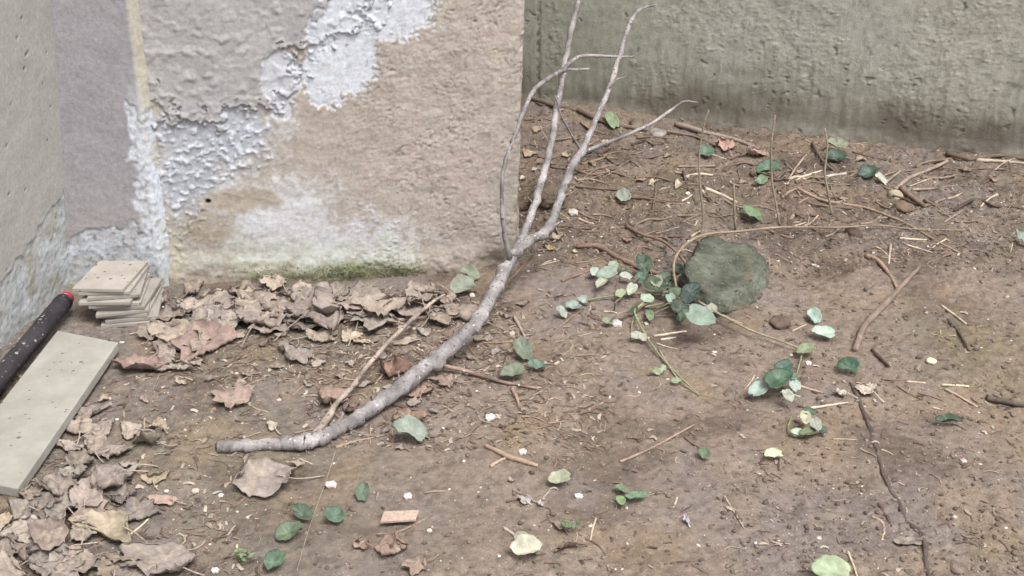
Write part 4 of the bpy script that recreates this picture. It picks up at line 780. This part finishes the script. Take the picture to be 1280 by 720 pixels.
for i in range(16):
    x0, y0 = rv.uniform(770, 860), rv.uniform(350, 392); a = rv.uniform(0, 6.28); L_ = rv.uniform(20, 50)
    x1, y1 = x0 + math.cos(a) * L_, y0 + math.sin(a) * L_ * .7
    stick('stem', [(x0, y0), ((x0 + x1) / 2 + rv.uniform(-6, 6), (y0 + y1) / 2 - rv.uniform(0, 8)), (x1, y1)], rv.uniform(.8, 1.3), rv.choice([VG, VS, (112, 108, 84), (132, 116, 100)]), lift=[.012, rv.uniform(.015, .04), .006], parent=vine, n=5)
    if i % 2: gleaf(x1, y1, rv.uniform(11, 18), rv.choice([(60, 88, 68), (74, 102, 80), (130, 150, 124), (92, 118, 90)]), lift=.008, tilt=rv.uniform(10, 45), tdir=rv.uniform(40, 140), parent=vine, name='leaf')
for px, py, w, c, lift, tilt, td in [(804, 339, 24, (62, 94, 74), .025, 35, 90), (862, 379, 26, (52, 78, 62), .035, 45, 80), (874, 410, 36, (160, 186, 164), .045, 35, 90), (818, 364, 28, (80, 104, 76), .02, 20, 90), (820, 358, 20, (222, 228, 216), .03, 20, 60),
        (760, 348, 24, (164, 182, 160), .02, 10, 0), (752, 358, 16, (190, 202, 182), .015, 0, 0), (790, 365, 16, (196, 210, 190), .015, 0, 0), (890, 390, 14, (206, 218, 204), .02, 0, 0), (795, 424, 14, (214, 226, 208), .008, 0, 0), (803, 426, 12, (214, 226, 208), .008, 0, 0), (819, 467, 14, (164, 190, 156), .004, 0, 0), (828, 464, 11, (168, 192, 160), .004, 0, 0), (808, 378, 16, (176, 204, 182), .02, 0, 0),
        (845, 372, 20, (74, 96, 70), .02, 20, 90), (1007, 443, 22, (136, 152, 118), .008, 20, 70), (972, 484, 34, (72, 112, 86), .03, 25, 90), (979, 467, 24, (78, 114, 90), .035, 25, 90), (947, 495, 26, (190, 210, 190), .01, 0, 0), (984, 499, 18, (206, 222, 206), .02, 0, 0), (993, 487, 18, (196, 212, 196), .02, 0, 0), (832, 352, 18, (70, 96, 74), .02, 20, 90), (775, 372, 15, (150, 172, 144), .012, 0, 0), (743, 345, 14, (196, 208, 190), .012, 0, 0), (766, 338, 16, (172, 190, 168), .02, 0, 0), (848, 392, 22, (56, 82, 64), .02, 30, 100), (812, 398, 14, (120, 146, 116), .012, 0, 0), (838, 378, 16, (150, 176, 152), .02, 0, 0), (800, 352, 16, (96, 124, 98), .015, 0, 0), (728, 378, 14, (190, 200, 182), .006, 0, 0), (856, 400, 18, (66, 92, 72), .03, 30, 80), (845, 480, 12, (150, 170, 138), .004, 0, 0), (782, 350, 14, (206, 214, 200), .012, 0, 0), (966, 478, 22, (84, 118, 94), .025, 20, 70), (988, 476, 18, (110, 142, 116), .03, 20, 110)]:
    gleaf(px, py, w * 1.15, c, lift=lift, tilt=max(tilt, 22), tdir=td or 90, parent=vine, name='leaf')
sp = empty('leaf_sprig', gp(1008, 538)); tag(sp, 'broken sprig of dark and white-edged leaves on bare soil', 'sprig')
for px, py, w, c, lift in [(1010, 520, 18, (64, 96, 74), .03), (1006, 528, 22, (200, 214, 196), .025), (1019, 536, 22, (206, 218, 200), .015), (997, 545, 16, (186, 206, 176), .006), (1010, 546, 22, (110, 128, 98), .004), (1025, 542, 18, (84, 112, 88), .006)]: gleaf(px, py, w, c, lift=lift, parent=sp, name='leaf', asp=.75, tilt=25, tdir=90)
stick('stem', [(990, 520), (985, 535), (993, 545), (1010, 540)], 1.2, VG, lift=.006, parent=sp)
# thin upright stems
for pix, lab, tops in [([(876, 298), (879, 270), (875, 232), (874, 195), (879, 160), (886, 137)], 'thin upright dry stem rising from the runner', .36), ([(975, 283), (970, 255), (965, 225), (964, 182), (969, 144)], 'thin upright stem beside the deep green leaf', .32), ([(1040, 270), (1035, 240), (1031, 215), (1034, 185), (1031, 160)], 'faint upright stem in front of the dark standing leaf', .25), ([(919, 288), (917, 229)], 'short straight upright stem above the runner', .14)]:
    b0 = gp(*pix[0]); P = []
    for k, (px, py) in enumerate(pix): P.append(at_depth(px, py, b0[1] + 0.012 * k) if k else b0)
    R = [1.6 * px_size(b0) * (1 - .4 * k / len(pix)) for k in range(len(pix))]
    V, F = tube(P, R, 6, 5, len(pix), .2); tag(mesh_obj('upright_stem', V, F, vcol(V, (150, 138, 122), .2), M_TWIG, None, b0), lab, 'stem')

# ------------------------------------------------------------------ sticks and twigs one can pick out
W1, W2, W3, W4 = (160, 142, 128), (188, 170, 150), (126, 106, 94), (206, 192, 172)
for pix, r, c, lab in [
    ([(630, 116), (653, 120), (697, 132), (739, 144), (780, 155), (812, 161)], 3.4, (134, 120, 108), 'long brown stick along the foot of the concrete wall behind the branch'),
    ([(722, 146), (760, 154), (800, 160)], 3.0, (118, 104, 92), 'second stick alongside the long one behind the branch'),
    ([(844, 155), (882, 165), (920, 176), (948, 186)], 3.4, (158, 146, 134), 'grey bark stick with a broken end at the concrete wall'),
    ([(830, 163), (870, 172), (905, 190)], 2.0, (140, 126, 112), 'thin twig below the bark stick'),
    ([(1183, 193), (1215, 196), (1247, 197), (1290, 201)], 3.4, (120, 106, 94), 'dark stick along the far end of the concrete wall'),
    ([(1220, 203), (1250, 202), (1290, 205)], 2.6, (190, 176, 158), 'pale stick lying against the dark one'),
    ([(1119, 237), (1137, 224), (1160, 214), (1184, 205)], 2.8, (170, 152, 138), 'forked twig crossing above the pale pebble'),
    ([(1127, 235), (1140, 247), (1156, 263)], 3.6, (146, 124, 110), 'short thick stick right of the pale pebble'),
    ([(1140, 237), (1168, 236), (1195, 232)], 1.7, (162, 144, 130), 'straight thin twig right of the crossing twigs'),
    ([(1155, 251), (1186, 271)], 1.6, (150, 132, 118), 'thin twig slanting below the crossing twigs'),
    ([(1105, 230), (1125, 219)], 1.8, (166, 150, 136), 'short twig left of the crossing twigs'),
    ([(995, 247), (1030, 250), (1080, 260), (1112, 271), (1142, 285), (1172, 300), (1202, 316)], 2.2, (162, 142, 122), 'long arched dry stem crossing the loose soil'),
    ([(1075, 280), (1090, 278), (1102, 268)], 1.5, (158, 140, 122), 'small curved stem joining the runner'),
    ([(1125, 298), (1158, 300)], 1.6, W4, 'pale straight straw below the runner'),
    ([(1012, 189), (995, 212), (977, 234)], 1.5, (172, 158, 142), 'thin slanted twig leaning by the grey soil hollow'),
    ([(1016, 179), (1027, 198), (1046, 217)], 2.2, (120, 106, 94), 'dark twig left of the standing leaves'),
    ([(986, 224), (1008, 221), (1027, 212)], 2.0, W4, 'pale bent twig in the soil hollow'),
    ([(1030, 222), (1058, 217)], 2.2, (210, 204, 194), 'whitish twig below the standing leaves'),
    ([(882, 236), (901, 244), (921, 253)], 2.6, (214, 202, 182), 'cream peeled stick between the upright stems'),
    ([(858, 221), (875, 220), (891, 219)], 2.2, (204, 192, 172), 'flat pale stick left of the cream stick'),
    ([(846, 208), (880, 208), (920, 206)], 1.3, (160, 144, 124), 'fine straw behind the upright stem'),
    ([(720, 308), (747, 310), (770, 320), (793, 332), (817, 341), (840, 348)], [2.8, 3.2, 3.2, 3, 2.6, 2], (142, 118, 106), 'curved brown stick leading to the vine'),
    ([(702, 351), (722, 344), (742, 337)], 2.2, (152, 126, 112), 'short brown stick left of the curved one'),
    ([(688, 420), (708, 402), (729, 386)], 1.5, (148, 126, 108), 'slanted twig under the pair of pale leaves'),
    ([(735, 394), (755, 400), (790, 394)], 2.6, (110, 92, 82), 'dark root bent along the soil left of the vine'),
    ([(817, 420), (838, 418), (858, 414)], 1.9, (206, 190, 172), 'pale stick below the vine'),
    ([(826, 424), (845, 422)], 1.7, (210, 196, 180), 'short pale stick just under another pale one'),
    ([(720, 226), (740, 225), (757, 229)], 1.7, (164, 144, 122), 'thin tan twig right of the middle limb'),
    ([(712, 240), (724, 230), (732, 228)], 1.5, (150, 132, 112), 'bent twig below the tan twig'),
    ([(728, 205), (750, 200), (772, 198)], 1.7, (148, 134, 110), 'olive straw beside the side twig'),
    ([(1150, 333), (1123, 363), (1103, 383), (1080, 410), (1069, 437)], [2.2, 3.4, 4.0, 4.2, 3.8], (142, 126, 115), 'thick bark-covered stick standing out of the bare slope'),
    ([(1083, 320), (1100, 329), (1122, 361)], 3.2, (166, 142, 124), 'forked arm across the thick bark stick'),
    ([(1113, 308), (1111, 330)], 1.9, (196, 178, 158), 'pale stub above the forked arm'),
    ([(1090, 437), (1100, 448), (1112, 458)], 2.6, (96, 80, 70), 'dark curled bark strip near the thick stick'),
    ([(1177, 382), (1192, 393), (1208, 405)], 1.6, W4, 'pale straw slanting on the right slope'),
    ([(1185, 400), (1198, 415), (1212, 438)], 2.6, (110, 100, 92), 'dark twig below the pale straw'),
    ([(1133, 477), (1157, 479)], 1.8, (206, 186, 168), 'short peeled straw left of a longer one'),
    ([(1177, 481), (1194, 481), (1211, 483)], 1.8, (214, 202, 172), 'cream straw pointing at the dark stick'),
    ([(1181, 486), (1202, 497), (1222, 509)], 1.9, (196, 176, 156), 'pale stick slanting under the cream straw'),
    ([(1233, 497), (1255, 503), (1292, 509)], 4.2, (104, 94, 88), 'dark thick stick at the outer edge of the slope'),
    ([(1008, 511), (1034, 507), (1060, 503)], 2.0, (216, 204, 186), 'cream peeled stick between sprig and papery leaf'),
    ([(1000, 483), (1014, 487), (1028, 491)], 1.8, (196, 168, 152), 'pinkish straw right of the dark leaf pair'),
    ([(1063, 478), (1080, 513), (1090, 542), (1097, 563), (1103, 588), (1120, 621), (1134, 650), (1152, 663), (1158, 698), (1162, 726)], [2.2, 2.8, 3.0, 2.8, 2.4, 2.8, 3.0, 3.4, 3.4, 3], (102, 90, 84), 'long dark root half buried down the slope'),
    ([(1099, 628), (1106, 640), (1114, 657)], 2.6, (104, 86, 76), 'dark short root left of the long root'),
    ([(1090, 644), (1105, 657), (1103, 674)], 1.9, (192, 170, 148), 'pale bent straw left of the long root'),
    ([(1060, 690), (1065, 703), (1072, 722)], 1.8, (206, 194, 170), 'pale straw by the light green leaf'),
    ([(905, 620), (914, 634), (930, 660)], 1.2, W2, 'fine pale straw lying in the muddy middle'),
    ([(775, 577), (795, 569), (820, 557), (868, 531)], 1.9, (168, 146, 130), 'thin bent twig alone on smooth mud'),
    ([(607, 557), (622, 564), (634, 570), (652, 576), (672, 582)], [2.6, 3, 3.6, 3.4, 2.4], (182, 158, 140), 'short forked tan stick below the tan patch'),
    ([(613, 583), (624, 576), (636, 571)], 2.2, (186, 164, 146), 'arm of broken tan stick below the tan patch'),
    ([(640, 486), (646, 497), (649, 508)], 2.6, (170, 148, 132), 'short peg-like stick below the sage leaves'),
    ([(655, 520), (662, 535), (690, 532), (705, 534)], 1.4, (140, 118, 104), 'crooked dark twig right of the tan patch'),
    ([(490, 505), (513, 511), (539, 520)], 2.2, (124, 100, 90), 'dark reddish twig beneath the main stem'),
    ([(420, 559), (448, 551), (476, 545)], 1.7, (176, 156, 136), 'straw touching the underside of the knot'),
    ([(463, 530), (463, 556)], 1.3, (168, 150, 132), 'short straw standing off the main stem'),
    ([(420, 561), (408, 600), (393, 641), (381, 678), (371, 714)], .9, (158, 148, 130), 'long fine stalk running past the green leaves'),
    ([(460, 403), (500, 400), (530, 396), (552, 391)], 2.8, (174, 156, 142), 'pale stick along the lower rim of the leaf drift'),
    ([(603, 428), (630, 428), (658, 425)], 1.4, (164, 142, 122), 'thin straw right of the main stem'),
    ([(643, 397), (650, 409), (656, 421)], 2.4, (172, 156, 144), 'short grey stick near the thin straw'),
    ([(580, 420), (590, 440), (600, 448)], 1.3, (150, 130, 110), 'fine twig dropping off the main stem'),
    ([(658, 618), (672, 628), (688, 612)], 1.6, (176, 168, 160), 'grey leaf stem under the very pale leaf'),
    ([(630, 660), (641, 668), (652, 678)], 2.4, (190, 172, 156), 'short tan stick above the greyish pale leaf'),
    ([(745, 648), (741, 660), (738, 676)], 1.5, (202, 192, 166), 'pale straw beside the tiny weed'),
    ([(488, 668), (510, 660), (540, 644)], 1.5, (148, 128, 114), 'thin twig across the bark chip'),
    ([(0, 712), (30, 700), (60, 712)], 1.6, (170, 152, 136), 'leaf stalk at the near corner of the heap'),
    ([(163, 668), (176, 658), (186, 648)], 1.6, (206, 196, 172), 'pale stalk of the yellowish leaf'),
    ([(205, 698), (250, 712)], 1.6, (120, 100, 88), 'dark stalk by the wide flat leaf'),
    ([(255, 386), (292, 385)], 1.9, (150, 132, 120), 'straight stalk lying over the drift'),
    ([(365, 495), (385, 478)], 1.3, (160, 142, 124), 'little straw above the side branch'),
    ([(405, 545), (425, 525), (432, 505)], 2.8, (152, 142, 136), 'grey lichen-covered stub in the branch fork')]:
    stick('twig' if (r if not isinstance(r, list) else max(r)) < 2.5 else 'stick', pix, r, c, lab, 'twig' if (r if not isinstance(r, list) else max(r)) < 2.5 else 'stick', **(dict(sunk=-.15, wob=.5, knots=.4, sides=8) if 'root' in lab else dict(knots=.3, sides=8) if 'thick' in lab else {}))
# tangle of thin twigs behind the wall corner and along the concrete wall
rr = random.Random(15)
for i in range(64):
    if i < 30: px, py = rr.uniform(655, 840), rr.uniform(135, 300)
    else: px, py = rr.uniform(830, 1270), rr.uniform(180, 285)
    L_ = rr.uniform(16, 42); a = rr.gauss(.15, .6); kx = rr.uniform(-4, 4)
    pts = [(px - L_ * math.cos(a), py - L_ * math.sin(a) * .5), (px - L_ * .3 * math.cos(a), py + kx), (px + L_ * .4 * math.cos(a), py + L_ * .2 * math.sin(a) - kx * .5), (px + L_ * math.cos(a), py + L_ * math.sin(a) * .5)]
    if py < 150 + max(0, px - 655) * .1: continue
    cl = rr.choice([(112, 96, 86), (128, 112, 100), (98, 84, 76), (150, 134, 120), (140, 122, 106)])
    stick('thin_twig', pts, rr.uniform(.9, 2.0), cl, f'{"long" if L_ > 29 else "short"} {tint(cl)} twig {near_mark(px, py)}', 'twig', 'thin twigs tangled in the litter', seed=i + 700, sides=5, wob=.15)
# short straws scattered everywhere between
rr = random.Random(5)
for i in range(150):
    if i < 90: px, py = rr.uniform(660, 1275), rr.uniform(175, 330)
    elif i < 130: px, py = rr.uniform(640, 1275), rr.uniform(330, 715)
    else: px, py = rr.uniform(180, 640), rr.uniform(400, 640)
    L_ = rr.uniform(7, 20); a = rr.uniform(-.9, .9) if rr.random() < .7 else rr.uniform(0, 3.14); k = rr.uniform(-.2, .2)
    pts = [(px - L_ * math.cos(a), py - L_ * math.sin(a) * .5), (px, py + L_ * k * .6), (px + L_ * math.cos(a), py + L_ * math.sin(a) * .5)]
    zone = ('short broken straw in the loose soil along the concrete wall', 'broken straws along the concrete wall') if i < 90 else ('short broken straw on the bare muddy slope', 'broken straws on the muddy slope') if i < 130 else ('short broken straw in the leaf litter by the branch', 'broken straws in the leaf litter')
    cl = rr.choice([W1, W2, W3, W3, W1, (146, 124, 110), W4]); stick('straw', pts, rr.uniform(.8, 1.7), cl, f'{"short" if L_ < 11 else "longish" if L_ > 16 else "middling"} {tint(cl)} straw {near_mark(px, py)}', 'straw', zone[1], seed=i, sides=5)

# ------------------------------------------------------------------ uncountable grit, crumbs and moss
ICO = None
def grit(name, n, size, cols, zones, label, seed, flatness=.7, mat=None):
    import bmesh
    bm = bmesh.new(); bmesh.ops.create_icosphere(bm, subdivisions=1, radius=1.0)
    bv = np.array([v.co[:] for v in bm.verts]); bf = np.array([[v.index for v in f.verts] for f in bm.faces]); bm.free()
    g = np.random.default_rng(seed); nz = g.choice(len(zones), n, p=np.array([z[4] for z in zones]) / sum(z[4] for z in zones))
    zz = np.array([z[:4] for z in zones])[nz]; px = zz[:, 0] + (zz[:, 1] - zz[:, 0]) * g.random(n); py = zz[:, 2] + (zz[:, 3] - zz[:, 2]) * g.random(n)
    u = (px - 640) / FPX; v = (360 - py) / FPX; dy = math.cos(PITCH) + v * math.sin(PITCH); dz = -math.sin(PITCH) + v * math.cos(PITCH); t = -CAMH / dz
    x = u * t; y = dy * t; keep = ~((y > A0[1] - .01) & (x < C0[0] + .01)) & (x > -1.38); x, y = x[keep], y[keep]; n = len(x)
    s = size[0] * (size[1] / size[0]) ** (g.random(n) ** 2.2); z = hz(x, y)
    a = g.random(n) * 6.28; el = 1 + g.random(n) * .8
    P = bv[None] * (1 + g.normal(0, .20, (n, len(bv), 1))); P = P * s[:, None, None]; P[:, :, 0] *= el[:, None]; P[:, :, 2] *= flatness
    X = P[:, :, 0] * np.cos(a)[:, None] - P[:, :, 1] * np.sin(a)[:, None] + x[:, None]; Y = P[:, :, 0] * np.sin(a)[:, None] + P[:, :, 1] * np.cos(a)[:, None] + y[:, None]; Zv = P[:, :, 2] + (z + s * .35 * flatness)[:, None]
    V = np.stack([X, Y, Zv], -1).reshape(-1, 3); F = (bf[None] + (np.arange(n) * len(bv))[:, None, None]).reshape(-1, 3)
    cc = lin(np.array(cols, float))[g.integers(0, len(cols), n)] * (1 + g.normal(0, .12, (n, 1))); C = np.repeat(cc, len(bv), 0)
    return tag(mesh_obj(name, V, F, C, mat or M_GRIT, smooth=False), label, kind='stuff')
ALLZ = [(0, 1280, 370, 720, 3), (640, 1280, 170, 340, 4), (180, 640, 370, 560, 1.2)]
grit('soil_crumbs', 16000, (.0008, .0058), [(128, 115, 103), (116, 103, 92), (138, 124, 111), (104, 92, 82)], [(0, 1280, 370, 720, 2), (640, 1280, 150, 340, 8), (900, 1280, 340, 720, 1.5)], 'fine crumbs of brown soil', 1)
grit('pale_grit', 900, (.0010, .0045), [(226, 218, 208), (206, 192, 176), (232, 228, 222)], ALLZ, 'white and pale grit specks on the soil', 2)
def flecks(name, n, size, cols, zones, label, seed, aspect):
    g = np.random.default_rng(seed); nz = g.choice(len(zones), n, p=np.array([z[4] for z in zones]) / sum(z[4] for z in zones))
    zz = np.array([z[:4] for z in zones])[nz]; px = zz[:, 0] + (zz[:, 1] - zz[:, 0]) * g.random(n); py = zz[:, 2] + (zz[:, 3] - zz[:, 2]) * g.random(n)
    u = (px - 640) / FPX; v = (360 - py) / FPX; dy = math.cos(PITCH) + v * math.sin(PITCH); dz = -math.sin(PITCH) + v * math.cos(PITCH); t = -CAMH / dz
    x = u * t; y = dy * t; keep = ~((y > A0[1] - .01) & (x < C0[0] + .01)) & (x > -1.38); x, y = x[keep], y[keep]; n = len(x)
    L_ = g.uniform(size[0], size[1], n); W_ = L_ * g.uniform(aspect[0], aspect[1], n); a = g.random(n) * 6.28; bend = g.normal(0, .25, n) * L_
    V = np.zeros((n, 8, 3)); ca, sa = np.cos(a), np.sin(a)
    for k, (lu, wv, hh) in enumerate([(-1, -1, 0), (-1, 1, .3), (-.3, -1, .6), (-.3, 1, .9), (.4, -1, .8), (.4, 1, .5), (1, -.6, .2), (1, .6, .3)]):
        jj = g.normal(0, .15, n); X = lu * L_ + jj * W_; Y = wv * W_ * (1 + jj) + bend * (lu * lu)
        V[:, k, 0] = x + X * ca - Y * sa; V[:, k, 1] = y + X * sa + Y * ca
        V[:, k, 2] = hz(V[:, k, 0], V[:, k, 1]) + .0015 + hh * W_ * .8
    bf = np.array([[0, 2, 3, 1], [2, 4, 5, 3], [4, 6, 7, 5]]); F = (bf[None] + (np.arange(n) * 8)[:, None, None]).reshape(-1, 4)
    cc = lin(np.array(cols, float))[g.integers(0, len(cols), n)] * (1 + g.normal(0, .12, (n, 1)))
    return tag(mesh_obj(name, V.reshape(-1, 3), F, np.repeat(cc, 8, 0), M_LEAF), label, kind='stuff')
LZ = [(180, 640, 360, 480, 5), (0, 330, 470, 720, 2.5), (640, 1280, 150, 330, 7), (380, 760, 380, 560, 4), (640, 1280, 330, 720, 2)]
flecks('leaf_litter', 4200, (.003, .010), [(152, 134, 122), (136, 116, 105), (176, 160, 144), (106, 90, 80), (120, 103, 92), (140, 122, 110), (192, 180, 166)], LZ, 'fine shreds of dry leaf scattered over the soil', 3, (.2, .5))
flecks('straw_litter', 2600, (.008, .022), [(150, 130, 116), (128, 106, 94), (182, 166, 146), (110, 92, 82)], LZ, 'fine bits of twig and straw scattered over the soil', 4, (.05, .11))
# moss tufts at the wall foot
g = np.random.default_rng(6); n = 900; mu = g.choice([0, 1, 2], n, p=[.2, .55, .25]); mx_ = np.array([345, 440, 500])[mu] + g.normal(0, 1, n) * np.array([20, 30, 16])[mu]
s0 = np.array([msz(p, 345)[0] for p in mx_]); zz = np.abs(g.normal(0, .016, n)); bx = A1[0] + fd[0] * s0; by = A1[1] + fd[1] * s0 - .012 - np.clip(.03 - zz, 0, .03) * .5; bz_ = np.maximum(hz(bx, by), 0) + zz
V = np.zeros((n, 3, 3)); hh = g.uniform(.004, .010, n); aa = g.uniform(-.8, .8, n)
V[:, 0] = np.stack([bx - .0018, by, bz_], -1); V[:, 1] = np.stack([bx + .0018, by, bz_], -1); V[:, 2] = np.stack([bx + np.sin(aa) * hh, by - hh * .8, bz_ + np.cos(aa) * hh], -1)
tag(mesh_obj('moss', V.reshape(-1, 3), np.arange(n * 3).reshape(-1, 3), np.repeat(lin(np.array([(128, 146, 92), (112, 134, 82), (146, 158, 110)], float))[g.integers(0, 3, n)], 3, 0), M_GREEN), 'green moss along the foot of the plaster wall', kind='stuff')
